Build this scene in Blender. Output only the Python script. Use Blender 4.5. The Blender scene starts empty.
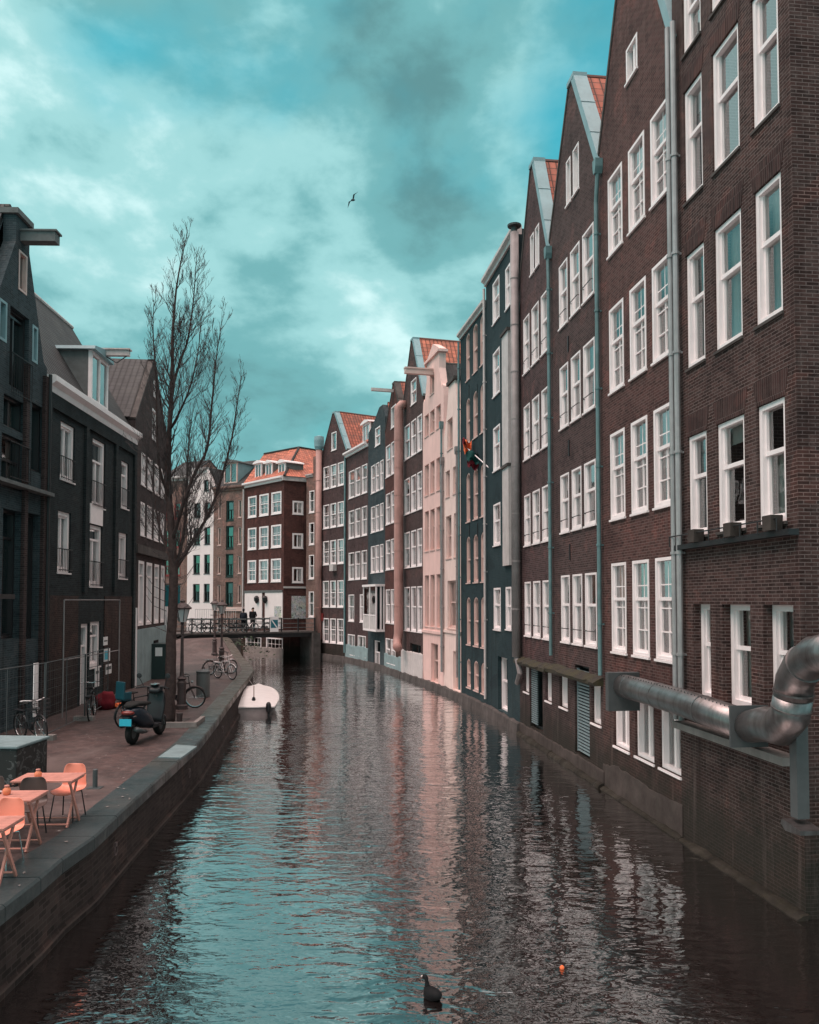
import bpy, bmesh, math, random
from mathutils import Vector, Matrix, noise as mnoise
from mathutils.geometry import delaunay_2d_cdt
random.seed(7)
R = math.radians
SC = bpy.context.scene
COL = SC.collection

# ------------------------------------------------------------------ camera, sky, sun, exposure
F = 820.0; CX = 409.5; PITCH = R(2.2); CAMZ = 4.5
PY = 600 - F * math.tan(PITCH)
cam_d = bpy.data.cameras.new('camera'); cam = bpy.data.objects.new('camera', cam_d); COL.objects.link(cam)
cam.location = (0, 0, CAMZ); cam.rotation_euler = (R(90) + PITCH, 0, 0)
cam_d.sensor_width = 36; cam_d.lens = F / 1024 * 36; cam_d.shift_y = (PY - 512) / 1024
cam_d.clip_end = 3000; cam_d.clip_start = 0.05
SC.camera = cam
SUN_EL, SUN_AZ = 58, 238      # azimuth clockwise from +Y (north)
SUN_STRENGTH = 2.0
wd = bpy.data.worlds.new("World"); SC.world = wd; wd.use_nodes = True
nt = wd.node_tree; nt.nodes.clear()
def WN(t, **kw):
    n = nt.nodes.new(t)
    for k, v in kw.items(): setattr(n, k, v)
    return n
wo = WN('ShaderNodeOutputWorld'); bg = WN('ShaderNodeBackground'); bg.inputs[1].default_value = 0.095
sky = WN('ShaderNodeTexSky'); sky.sky_type = 'NISHITA'; sky.sun_disc = False
sky.sun_elevation = R(SUN_EL); sky.sun_rotation = R(SUN_AZ); sky.dust_density = 2.0; sky.ozone_density = 2.0
tc = WN('ShaderNodeTexCoord'); sep = WN('ShaderNodeSeparateXYZ')
nt.links.new(tc.outputs['Generated'], sep.inputs[0])
def wmath(op, a, b=None, clamp=False):
    n = WN('ShaderNodeMath', operation=op); n.use_clamp = clamp
    for i, s in enumerate((a, b)):
        if s is None: continue
        if isinstance(s, (int, float)): n.inputs[i].default_value = s
        else: nt.links.new(s, n.inputs[i])
    return n.outputs[0]
SKY_OFF = (8.86, -10.85, 17.60)
def wnoise(scale, detail, rough, dist, off, stretch=1.7):
    mp = WN('ShaderNodeMapping'); mp.inputs['Location'].default_value = tuple(a + b for a, b in zip(off, SKY_OFF)); mp.inputs['Scale'].default_value = (1, 0.7, stretch)
    mp.inputs['Rotation'].default_value = (0, R(14), 0)
    nt.links.new(tc.outputs['Generated'], mp.inputs[0])
    n = WN('ShaderNodeTexNoise'); n.inputs['Scale'].default_value = scale; n.inputs['Detail'].default_value = detail
    n.inputs['Roughness'].default_value = rough; n.inputs['Distortion'].default_value = dist
    nt.links.new(mp.outputs[0], n.inputs['Vector']); return n.outputs['Fac']
def wramp(fac, stops, mode='EASE'):
    n = WN('ShaderNodeValToRGB'); cr = n.color_ramp
    while len(cr.elements) < len(stops): cr.elements.new(0.5)
    for e, (p, c) in zip(cr.elements, stops): e.position = p; e.color = (*c, 1)
    cr.interpolation = mode
    nt.links.new(fac, n.inputs[0]); return n.outputs[0]
def wmix(fac, a, b, mode='MIX'):
    n = WN('ShaderNodeMix', data_type='RGBA', blend_type=mode)
    if isinstance(fac, (int, float)): n.inputs[0].default_value = fac
    else: nt.links.new(fac, n.inputs[0])
    for i, s in ((6, a), (7, b)):
        if isinstance(s, tuple): n.inputs[i].default_value = (*s, 1)
        else: nt.links.new(s, n.inputs[i])
    return n.outputs[2]
clear = wmix(1.0, sky.outputs[0], (0.34, 2.35, 1.75), 'MULTIPLY')
n1 = wnoise(1.9, 6, 0.50, 0.15, (3.3, 1.7, 0.4))          # where the cloud deck thins
n2 = wnoise(3.0, 8, 0.52, 0.15, (8.1, 4.2, 2.0))          # billows: dark undersides, pale tops
n3 = wnoise(13.0, 6, 0.6, 0.3, (1.1, 9.2, 5.0))
bil = wmath('ADD', wmath('MULTIPLY', n2, 0.88), wmath('MULTIPLY', n3, 0.12))
tone = wmix(1.0, wramp(bil, [(0.34, (0.115, 0.28, 0.295)), (0.43, (0.17, 0.43, 0.45)), (0.51, (0.34, 0.65, 0.66)), (0.585, (0.64, 0.90, 0.90))]), (10.0, 10.0, 10.0), 'MULTIPLY')
cover = wramp(n1, [(0.34, (0.1, 0.1, 0.1)), (0.52, (1, 1, 1))])
mixc = wmix(cover, clear, tone)
# bright warm sky cap added at the zenith, out of view, lighting the facades
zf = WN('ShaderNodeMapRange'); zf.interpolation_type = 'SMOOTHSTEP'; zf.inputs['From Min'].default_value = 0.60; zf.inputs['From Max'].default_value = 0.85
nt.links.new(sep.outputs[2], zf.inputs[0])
zenith_fill = WN('ShaderNodeRGB'); zenith_fill.outputs[0].default_value = (25.0, 20.0, 18.8, 1)
mixc = wmix(zf.outputs[0], mixc, zenith_fill.outputs[0])
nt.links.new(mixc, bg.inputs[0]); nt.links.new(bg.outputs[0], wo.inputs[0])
sd = bpy.data.lights.new('sun', 'SUN'); sun = bpy.data.objects.new('sun', sd); COL.objects.link(sun)
sd.energy = SUN_STRENGTH; sd.angle = R(35); sd.color = (1.0, 0.72, 0.67)
az, el = R(SUN_AZ), R(SUN_EL)
sdir = Vector((math.sin(az) * math.cos(el), math.cos(az) * math.cos(el), math.sin(el)))
sun.rotation_euler = sdir.to_track_quat('Z', 'Y').to_euler()
SC.view_settings.view_transform = 'Standard'; SC.view_settings.look = 'None'
SC.view_settings.exposure = 0.22; SC.view_settings.gamma = 1.0; SC.view_settings.use_curve_mapping = False

# ------------------------------------------------------------------ pixel <-> world (to measure the real places)
def ray(px, py):
    x = (px - CX) / F; y = -(py - PY) / F
    return Vector((x, math.cos(PITCH) - y * math.sin(PITCH), math.sin(PITCH) + y * math.cos(PITCH)))
def proj(p):
    d = Vector(p) - Vector((0, 0, CAMZ))
    f = d.y * math.cos(PITCH) + d.z * math.sin(PITCH); u = -d.y * math.sin(PITCH) + d.z * math.cos(PITCH)
    return (CX + F * d.x / f, PY - F * u / f)
def ground(px, py, z=1.0):
    d = ray(px, py); t = (z - CAMZ) / d.z
    return Vector((d.x * t, d.y * t, z))
def at_y(px, py, Y):
    d = ray(px, py); t = Y / d.y
    return Vector((d.x * t, Y, CAMZ + d.z * t))

# ------------------------------------------------------------------ materials
MATS = {}
def newmat(name):
    m = bpy.data.materials.new(name); m.use_nodes = True; MATS[name] = m
    return m, m.node_tree, m.node_tree.nodes['Principled BSDF']
def N(t, typ, **kw):
    n = t.nodes.new(typ)
    for k, v in kw.items(): setattr(n, k, v)
    return n
def setin(t, n, key, v):
    if isinstance(v, (int, float)): n.inputs[key].default_value = v
    elif isinstance(v, tuple): n.inputs[key].default_value = (*v, 1) if len(v) == 3 and n.inputs[key].type == 'RGBA' else v
    else: t.links.new(v, n.inputs[key])
def nmath(t, op, a, b=0.0, clamp=False):
    n = N(t, 'ShaderNodeMath', operation=op); n.use_clamp = clamp; setin(t, n, 0, a); setin(t, n, 1, b); return n.outputs[0]
def nmix(t, fac, a, b, mode='MIX'):
    n = N(t, 'ShaderNodeMix', data_type='RGBA', blend_type=mode); setin(t, n, 0, fac); setin(t, n, 6, a); setin(t, n, 7, b); return n.outputs[2]
def nnoise(t, vec, scale, detail=4, rough=0.6, dist=0.0):
    n = N(t, 'ShaderNodeTexNoise'); setin(t, n, 'Scale', scale); setin(t, n, 'Detail', detail); setin(t, n, 'Roughness', rough); setin(t, n, 'Distortion', dist)
    if vec is not None: t.links.new(vec, n.inputs['Vector'])
    return n.outputs['Fac']
def nramp(t, fac, stops):
    n = N(t, 'ShaderNodeValToRGB'); cr = n.color_ramp
    while len(cr.elements) < len(stops): cr.elements.new(0.5)
    for e, (p, c) in zip(cr.elements, stops):
        e.position = p; e.color = (c, c, c, 1) if isinstance(c, (int, float)) else (*c, 1)
    t.links.new(fac, n.inputs[0]); return n.outputs[0]
def nbump(t, h, s, d, nrm=None):
    n = N(t, 'ShaderNodeBump'); setin(t, n, 'Height', h); n.inputs['Strength'].default_value = s; n.inputs['Distance'].default_value = d
    if nrm is not None: t.links.new(nrm, n.inputs['Normal'])
    return n.outputs[0]
def wallvec(t):
    tc = N(t, 'ShaderNodeTexCoord'); s = N(t, 'ShaderNodeSeparateXYZ'); t.links.new(tc.outputs['Object'], s.inputs[0])
    c = N(t, 'ShaderNodeCombineXYZ'); t.links.new(nmath(t, 'ADD', s.outputs[0], s.outputs[1]), c.inputs[0]); t.links.new(s.outputs[2], c.inputs[1])
    return c.outputs[0], tc.outputs['Object'], s
def scal(c, k): return tuple(x * k for x in c)
def brick(name, col, mortar=None, var=0.35, stain=0.5, bw=0.19, bh=0.06, damp=True):
    m, t, p = newmat(name)
    v, obj, s = wallvec(t)
    mortar = mortar or tuple(min(1, x * 1.5 + 0.02) for x in col)
    b = N(t, 'ShaderNodeTexBrick'); t.links.new(v, b.inputs['Vector'])
    setin(t, b, 'Color1', scal(col, 1 + var)); setin(t, b, 'Color2', scal(col, 1 - var)); setin(t, b, 'Mortar', mortar)
    setin(t, b, 'Scale', 1.0); b.inputs['Mortar Size'].default_value = 0.0075; b.inputs['Brick Width'].default_value = bw; b.inputs['Row Height'].default_value = bh
    b.inputs['Mortar Smooth'].default_value = 0.3; b.inputs['Bias'].default_value = 0.0
    big = nnoise(t, obj, 0.45, 6, 0.65)
    fine = nnoise(t, obj, 5.0, 5, 0.7)
    c = nmix(t, nramp(t, big, [(0.3, stain), (0.7, 0.0)]), b.outputs[0], nmix(t, 1.0, b.outputs[0], (0.55, 0.55, 0.58), 'MULTIPLY'))
    c = nmix(t, nramp(t, fine, [(0.45, 0.0), (0.75, 0.4)]), c, scal(mortar, 1.0))
    pat = nnoise(t, obj, 0.9, 3, 0.5, 1.2)      # repaired and repointed areas
    c = nmix(t, nramp(t, pat, [(0.58, 0.0), (0.62, 0.6)]), c, nmix(t, 1.0, b.outputs[0], (1.45, 1.2, 1.15), 'MULTIPLY'))
    c = nmix(t, nramp(t, pat, [(0.36, 0.6), (0.41, 0.0)]), c, nmix(t, 1.0, b.outputs[0], (0.55, 0.55, 0.58), 'MULTIPLY'))
    sm_ = N(t, 'ShaderNodeMapping'); sm_.inputs['Scale'].default_value = (2.2, 2.2, 0.16); t.links.new(obj, sm_.inputs[0])
    c = nmix(t, nramp(t, nnoise(t, sm_.outputs[0], 1.0, 4, 0.65), [(0.54, 0.0), (0.72, 0.6)]), c, scal(col, 0.35))
    p.inputs['Specular IOR Level'].default_value = 0.18
    if damp:   # damp, algae-stained courses next to the water, with a ragged upper edge
        h = nmath(t, 'ADD', s.outputs[2], nmath(t, 'MULTIPLY', nnoise(t, obj, 1.3, 5, 0.7), -2.4))
        c = nmix(t, nramp(t, nmath(t, 'ADD', nmath(t, 'MULTIPLY', h, 0.5), 0.4), [(0.15, 0.85), (0.75, 0.0)]), c, (0.016, 0.017, 0.013))
        str_ = N(t, 'ShaderNodeMapping'); str_.inputs['Scale'].default_value = (3.0, 3.0, 0.25); t.links.new(obj, str_.inputs[0])
        c = nmix(t, nramp(t, nnoise(t, str_.outputs[0], 1.0, 5, 0.7), [(0.56, 0.0), (0.8, 0.45)]), c, scal(mortar, 1.1))
    t.links.new(c, p.inputs['Base Color']); p.inputs['Roughness'].default_value = 0.85
    hh = nmath(t, 'ADD', nmath(t, 'MULTIPLY', b.outputs['Fac'], -1.0), nmath(t, 'MULTIPLY', fine, 0.4))
    t.links.new(nbump(t, hh, 0.6, 0.006), p.inputs['Normal'])
    return m
def plain(name, col, rough=0.6, var=0.15, scale=3.0, metal=0.0, bump=0.0, bscale=30, streak=0.0, scol=(0.1, 0.09, 0.08), bands=None):
    m, t, p = newmat(name)
    tc = N(t, 'ShaderNodeTexCoord'); o = tc.outputs['Object']
    n = nnoise(t, o, scale, 5, 0.65)
    c = nmix(t, nramp(t, n, [(0.3, 0.0), (0.7, 1.0)]), scal(col, 1 - var), scal(col, min(1 + var, 0.95 / max(col))))
    if streak:
        mp = N(t, 'ShaderNodeMapping'); mp.inputs['Scale'].default_value = (6, 6, 0.5); t.links.new(o, mp.inputs[0])
        c = nmix(t, nramp(t, nnoise(t, mp.outputs[0], 1.0, 5, 0.7), [(0.48, 0.0), (0.78, streak)]), c, scol)
    t.links.new(c, p.inputs['Base Color']); p.inputs['Roughness'].default_value = rough; p.inputs['Metallic'].default_value = metal
    if rough > 0.65: p.inputs['Specular IOR Level'].default_value = 0.15
    if bump: t.links.new(nbump(t, nnoise(t, o, bscale, 4, 0.6), bump, 0.01), p.inputs['Normal'])
    return m
def tiles(name, col, w=0.24, h=0.3, var=0.3):
    m, t, p = newmat(name)
    tc = N(t, 'ShaderNodeTexCoord'); s = N(t, 'ShaderNodeSeparateXYZ'); t.links.new(tc.outputs['UV'], s.inputs[0])
    b = N(t, 'ShaderNodeTexBrick'); t.links.new(tc.outputs['UV'], b.inputs['Vector']); b.offset = 0.0
    setin(t, b, 'Color1', scal(col, 1 + var)); setin(t, b, 'Color2', scal(col, 1 - var)); setin(t, b, 'Mortar', scal(col, 0.25))
    setin(t, b, 'Scale', 1.0); b.inputs['Mortar Size'].default_value = 0.018; b.inputs['Brick Width'].default_value = w; b.inputs['Row Height'].default_value = h
    n = nnoise(t, tc.outputs['Object'], 0.8, 6, 0.7)
    c = nmix(t, nramp(t, n, [(0.45, 0.0), (0.75, 0.55)]), b.outputs[0], (0.06, 0.06, 0.055))
    t.links.new(c, p.inputs['Base Color']); p.inputs['Roughness'].default_value = 0.75
    wv = nmath(t, 'SINE', nmath(t, 'MULTIPLY', s.outputs[0], 2 * math.pi / w))
    saw = nmath(t, 'FRACT', nmath(t, 'MULTIPLY', s.outputs[1], -1.0 / h))
    hh = nmath(t, 'ADD', nmath(t, 'MULTIPLY', wv, 0.5), nmath(t, 'MULTIPLY', saw, 0.8))
    t.links.new(nbump(t, hh, 1.0, 0.03), p.inputs['Normal'])
    return m
BRN = (0.088, 0.050, 0.045)
M = {}
M['brick_near'] = brick('brick_near', (0.047, 0.024, 0.021), (0.15, 0.115, 0.108), 0.5, 0.6, bh=0.056, bw=0.2)
M['brick_soldier'] = brick('brick_soldier', (0.052, 0.026, 0.024), (0.10, 0.075, 0.07), 0.4, 0.5, bh=0.4, bw=0.06)
M['brick_red'] = brick('brick_red', (0.074, 0.034, 0.031), (0.16, 0.11, 0.10), 0.4)
M['brick_umber'] = brick('brick_umber', (0.058, 0.034, 0.033), (0.13, 0.10, 0.095), 0.4)
M['brick_plum'] = brick('brick_plum', (0.060, 0.034, 0.034), (0.13, 0.095, 0.095), 0.4)
M['brick_oxide'] = brick('brick_oxide', (0.080, 0.032, 0.029), (0.11, 0.058, 0.05), 0.3)
M['brick_grey'] = brick('brick_grey', (0.075, 0.062, 0.062), (0.13, 0.12, 0.115), 0.35)
M['brick_tan'] = brick('brick_tan', (0.20, 0.12, 0.10), (0.27, 0.2, 0.18), 0.3)
M['brick_slate'] = brick('brick_slate', (0.032, 0.050, 0.057), (0.07, 0.092, 0.10), 0.3, damp=False)
M['brick_soot'] = brick('brick_soot', (0.036, 0.024, 0.022), (0.07, 0.055, 0.05), 0.3, damp=False)
M['brick_mauve'] = brick('brick_mauve', (0.036, 0.025, 0.025), (0.085, 0.068, 0.066), 0.35, damp=False)
M['paint_teal'] = brick('paint_teal', (0.020, 0.040, 0.046), (0.026, 0.05, 0.056), 0.12, 0.4, damp=False)
M['paint_teal_dark'] = brick('paint_teal_dark', (0.024, 0.035, 0.040), (0.03, 0.042, 0.046), 0.12, 0.4, damp=False)
M['paint_charcoal'] = brick('paint_charcoal', (0.016, 0.023, 0.025), (0.040, 0.048, 0.050), 0.35, 0.6, damp=False)
M['render_pink'] = plain('render_pink', (0.76, 0.53, 0.49), 0.8, 0.08, 1.0, streak=0.35, scol=(0.30, 0.2, 0.18), bump=0.15)
M['render_cream'] = plain('render_cream', (0.78, 0.62, 0.57), 0.8, 0.08, 1.0, streak=0.4, scol=(0.3, 0.22, 0.2), bump=0.15)
M['render_white'] = plain('render_white', (0.78, 0.70, 0.69), 0.8, 0.06, 1.0, streak=0.2, scol=(0.4, 0.36, 0.34))
M['white'] = plain('white', (0.84, 0.78, 0.78), 0.45, 0.05, 4.0, streak=0.16, scol=(0.36, 0.33, 0.31))
M['white_dull'] = plain('white_dull', (0.52, 0.48, 0.47), 0.6, 0.12, 3.0, streak=0.4, scol=(0.22, 0.2, 0.19))
M['frame_cream'] = plain('frame_cream', (0.60, 0.43, 0.39), 0.5, 0.08, 3.0)
M['frame_green'] = plain('frame_green', (0.008, 0.022, 0.02), 0.4, 0.1, 3.0)
M['frame_dark'] = plain('frame_dark', (0.02, 0.02, 0.022), 0.4, 0.1, 3.0)
M['frame_red'] = plain('frame_red', (0.22, 0.03, 0.03), 0.4, 0.1, 3.0)
M['lead'] = plain('lead', (0.20, 0.33, 0.36), 0.55, 0.15, 1.5, metal=0.0, streak=0.3, scol=(0.12, 0.18, 0.19))
M['pipe_teal'] = plain('pipe_teal', (0.11, 0.20, 0.21), 0.5, 0.25, 3.0, streak=0.5, scol=(0.05, 0.07, 0.07))
M['pipe_zinc'] = plain('pipe_zinc', (0.34, 0.34, 0.345), 0.45, 0.15, 3.0, metal=0.3, streak=0.5, scol=(0.14, 0.16, 0.16))
M['pipe_grey'] = plain('pipe_grey', (0.24, 0.22, 0.22), 0.5, 0.2, 3.0, streak=0.5, scol=(0.13, 0.10, 0.1))
M['steel_duct'] = plain('steel_duct', (0.22, 0.205, 0.205), 0.36, 0.25, 2.5, metal=0.85, bump=0.7, bscale=3, streak=0.85, scol=(0.09, 0.075, 0.065))
M['steel_grey'] = plain('steel_grey', (0.075, 0.085, 0.088), 0.55, 0.15, 3.0, metal=0.3)
M['salmon_duct'] = plain('salmon_duct', (0.40, 0.225, 0.20), 0.55, 0.15, 1.5, streak=0.45, scol=(0.2, 0.09, 0.07))
M['black_iron'] = plain('black_iron', (0.018, 0.018, 0.02), 0.45, 0.2, 8.0, metal=0.2)
M['rust_iron'] = plain('rust_iron', (0.05, 0.032, 0.032), 0.6, 0.3, 8.0)
M['stone_dark'] = plain('stone_dark', (0.075, 0.068, 0.065), 0.8, 0.35, 2.0, bump=0.4, bscale=12)
M['concrete'] = plain('concrete', (0.22, 0.2, 0.19), 0.85, 0.25, 2.0, bump=0.3, bscale=20, streak=0.4, scol=(0.08, 0.08, 0.07))
M['concrete_damp'] = plain('concrete_damp', (0.055, 0.046, 0.042), 0.85, 0.4, 1.6, bump=0.5, bscale=16, streak=0.6, scol=(0.05, 0.048, 0.042))
M['toe_stone'] = plain('toe_stone', (0.026, 0.023, 0.019), 0.8, 0.6, 1.8, bump=0.8, bscale=14, streak=0.3, scol=(0.04, 0.04, 0.018))
M['wood_grey'] = plain('wood_grey', (0.13, 0.14, 0.14), 0.7, 0.2, 4.0)
M['tile_red'] = tiles('tile_red', (0.36, 0.105, 0.065))
M['tile_orange'] = tiles('tile_orange', (0.46, 0.14, 0.085))
M['tile_slate'] = tiles('tile_slate', (0.020, 0.021, 0.023))
M['tile_brown'] = tiles('tile_brown', (0.018, 0.022, 0.024))
M['curtain'] = plain('curtain', (0.78, 0.70, 0.66), 0.9, 0.1, 2.0)
M['curtain_grey'] = plain('curtain_grey', (0.58, 0.56, 0.56), 0.9, 0.1, 2.0)
M['orange_plastic'] = plain('orange_plastic', (0.76, 0.26, 0.18), 0.42, 0.06, 3.0)
M['orange_wood'] = plain('orange_wood', (0.46, 0.20, 0.16), 0.6, 0.2, 6.0, streak=0.3, scol=(0.3, 0.13, 0.09))
M['brown_plastic'] = plain('brown_plastic', (0.06, 0.035, 0.03), 0.5, 0.2, 3.0)
M['jar_glass'] = plain('jar_glass', (0.70, 0.22, 0.11), 0.2, 0.1, 3.0)
M['rubber'] = plain('rubber', (0.018, 0.018, 0.018), 0.8, 0.2, 8.0)
M['chrome'] = plain('chrome', (0.55, 0.55, 0.56), 0.25, 0.1, 8.0, metal=0.9)
M['black_paint'] = plain('black_paint', (0.009, 0.011, 0.014), 0.5, 0.2, 3.0)
M['navy_paint'] = plain('navy_paint', (0.006, 0.014, 0.024), 0.4, 0.2, 3.0)
M['teal_paint'] = plain('teal_paint', (0.012, 0.075, 0.10), 0.4, 0.1, 3.0)
M['plate_teal'] = plain('plate_teal', (0.03, 0.42, 0.55), 0.4, 0.03, 3.0)
M['red_light'] = plain('red_light', (0.16, 0.02, 0.015), 0.3, 0.1, 3.0)
M['red_fabric'] = plain('red_fabric', (0.15, 0.014, 0.022), 0.8, 0.2, 4.0, bump=0.5, bscale=6)
M['orange_fabric'] = plain('orange_fabric', (0.75, 0.16, 0.06), 0.8, 0.1, 4.0)
M['green_fabric'] = plain('green_fabric', (0.012, 0.06, 0.055), 0.8, 0.1, 4.0)
M['boat_white'] = plain('boat_white', (0.74, 0.70, 0.69), 0.5, 0.05, 2.5, streak=0.15, scol=(0.4, 0.3, 0.28))
M['boat_grey'] = plain('boat_grey', (0.16, 0.145, 0.145), 0.6, 0.2, 4.0)
M['boat_pink'] = plain('boat_pink', (0.45, 0.32, 0.30), 0.7, 0.15, 3.0)
M['bark'] = plain('bark', (0.055, 0.038, 0.036), 0.9, 0.35, 9.0, bump=0.8, bscale=18)
M['twig'] = plain('twig', (0.07, 0.058, 0.058), 0.9, 0.3, 6.0)
M['bin_grey'] = plain('bin_grey', (0.10, 0.105, 0.105), 0.5, 0.1, 4.0)
M['green_dark'] = plain('green_dark', (0.010, 0.024, 0.024), 0.5, 0.2, 3.0)
M['cloth_dark'] = plain('cloth_dark', (0.018, 0.022, 0.03), 0.9, 0.2, 5.0)
M['cloth_black'] = plain('cloth_black', (0.012, 0.012, 0.014), 0.9, 0.2, 5.0)
M['skin'] = plain('skin', (0.40, 0.24, 0.18), 0.6, 0.05, 5.0)
M['feather_black'] = plain('feather_black', (0.005, 0.006, 0.007), 0.7, 0.3, 20.0, bump=0.4, bscale=60)
M['beak_white'] = plain('beak_white', (0.75, 0.68, 0.64), 0.5, 0.05, 5.0)
M['feather_grey'] = plain('feather_grey', (0.05, 0.07, 0.08), 0.8, 0.2, 20.0)
M['paper_white'] = plain('paper_white', (0.70, 0.70, 0.70), 0.6, 0.05, 5.0)
M['sign_teal'] = plain('sign_teal', (0.015, 0.17, 0.20), 0.5, 0.05, 3.0)
M['sign_blue'] = plain('sign_blue', (0.01, 0.13, 0.17), 0.5, 0.05, 3.0)
M['shrub'] = plain('shrub', (0.03, 0.045, 0.028), 0.9, 0.4, 4.0)
M['stain_teal'] = plain('stain_teal', (0.16, 0.22, 0.23), 0.7, 0.2, 3.0)
M['panel_teal'] = plain('panel_teal', (0.22, 0.30, 0.31), 0.7, 0.2, 1.5, streak=0.5, scol=(0.08, 0.10, 0.10))
M['shutter_teal'] = plain('shutter_teal', (0.16, 0.22, 0.235), 0.5, 0.1, 3.0)
M['dark_void'] = plain('dark_void', (0.010, 0.010, 0.011), 0.8, 0.2, 3.0)
M['carcass'] = plain('carcass', (0.05, 0.045, 0.043), 0.9, 0.1, 3.0)
# graffiti: overlapping scribbles of paint
def graffiti():
    m, t, p = newmat('graffiti'); tc = N(t, 'ShaderNodeTexCoord'); o = tc.outputs['Object']
    v = N(t, 'ShaderNodeTexVoronoi'); v.inputs['Scale'].default_value = 3.2; v.feature = 'F1'
    mp = N(t, 'ShaderNodeVectorMath', operation='ADD'); t.links.new(o, mp.inputs[0])
    nn = N(t, 'ShaderNodeTexNoise'); nn.inputs['Scale'].default_value = 2.0; t.links.new(o, nn.inputs['Vector']); t.links.new(nn.outputs['Color'], mp.inputs[1])
    t.links.new(mp.outputs[0], v.inputs['Vector'])
    n = nnoise(t, mp.outputs[0], 4.5, 2, 0.5, 1.5)
    c = nmix(t, nramp(t, n, [(0.47, 0.0), (0.49, 1.0), (0.53, 1.0), (0.55, 0.0)]), nmix(t, 0.12, (0.55, 0.55, 0.53), v.outputs['Color']), (0.03, 0.05, 0.05))
    t.links.new(c, p.inputs['Base Color']); p.inputs['Roughness'].default_value = 0.6; return m
M['graffiti'] = graffiti()
def flower_paint():
    m, t, p = newmat('box_pattern'); tc = N(t, 'ShaderNodeTexCoord'); o = tc.outputs['Object']
    n = nnoise(t, o, 4.0, 3, 0.5, 2.5)
    c = nmix(t, nramp(t, n, [(0.56, 0.0), (0.6, 0.7), (0.68, 0.2)]), (0.014, 0.016, 0.016), (0.14, 0.15, 0.15))
    t.links.new(c, p.inputs['Base Color']); p.inputs['Roughness'].default_value = 0.6; return m
M['box_pattern'] = flower_paint()
def glass_mat():
    m, t, p = newmat('glass'); t.nodes.remove(p); out = t.nodes['Material Output']
    g = N(t, 'ShaderNodeBsdfGlossy'); g.inputs['Roughness'].default_value = 0.02; g.inputs['Color'].default_value = (0.95, 0.95, 0.95, 1)
    tr = N(t, 'ShaderNodeBsdfTransparent'); tr.inputs['Color'].default_value = (0.90, 0.92, 0.92, 1)
    fr = N(t, 'ShaderNodeFresnel'); fr.inputs['IOR'].default_value = 1.5
    tc = N(t, 'ShaderNodeTexCoord'); b = nbump(t, nnoise(t, tc.outputs['Object'], 2.2, 2, 0.4), 0.25, 0.01)
    t.links.new(b, g.inputs['Normal'])
    mx = N(t, 'ShaderNodeMixShader'); t.links.new(nmath(t, 'ADD', nmath(t, 'MULTIPLY', fr.outputs[0], 1.6), 0.13, True), mx.inputs[0])
    t.links.new(tr.outputs[0], mx.inputs[1]); t.links.new(g.outputs[0], mx.inputs[2]); t.links.new(mx.outputs[0], out.inputs[0]); return m
M['glass'] = glass_mat()
def water_mat():
    m, t, p = newmat('water'); t.nodes.remove(p); out = t.nodes['Material Output']
    tc = N(t, 'ShaderNodeTexCoord'); o = tc.outputs['Object']
    def mapped(sx, sy, rot=0.0):
        mp = N(t, 'ShaderNodeMapping'); mp.inputs['Scale'].default_value = (sx, sy, 1); mp.inputs['Rotation'].default_value = (0, 0, rot); t.links.new(o, mp.inputs[0]); return mp.outputs[0]
    a = nnoise(t, mapped(1.9, 3.9, R(8)), 1.0, 2, 0.45, 0.5)
    b = nnoise(t, mapped(5.5, 9.5, R(-12)), 1.0, 2, 0.5, 0.4)
    c = nnoise(t, mapped(0.4, 0.8, R(20)), 1.0, 2, 0.5, 0.2)
    calm = nramp(t, nnoise(t, mapped(0.22, 0.14), 1.0, 2, 0.5), [(0.35, 0.45), (0.65, 1.0)])
    h = nmath(t, 'ADD', nmath(t, 'MULTIPLY', a, 1.0), nmath(t, 'ADD', nmath(t, 'MULTIPLY', b, 0.30), nmath(t, 'MULTIPLY', c, 1.6)))
    h = nmath(t, 'MULTIPLY', h, calm)
    bn = nbump(t, h, 0.8, 0.036)
    g = N(t, 'ShaderNodeBsdfGlossy'); g.inputs['Roughness'].default_value = 0.03; g.inputs['Color'].default_value = (0.92, 0.92, 0.92, 1)
    d = N(t, 'ShaderNodeBsdfDiffuse'); d.inputs['Color'].default_value = (0.008, 0.0055, 0.0052, 1)
    fr = N(t, 'ShaderNodeFresnel'); fr.inputs['IOR'].default_value = 1.6
    t.links.new(bn, g.inputs['Normal']); t.links.new(bn, fr.inputs['Normal'])
    mx = N(t, 'ShaderNodeMixShader'); t.links.new(nmath(t, 'ADD', nmath(t, 'MULTIPLY', fr.outputs[0], 2.2), 0.12, True), mx.inputs[0])
    t.links.new(d.outputs[0], mx.inputs[1]); t.links.new(g.outputs[0], mx.inputs[2]); t.links.new(mx.outputs[0], out.inputs[0]); return m
M['water'] = water_mat()
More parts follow.
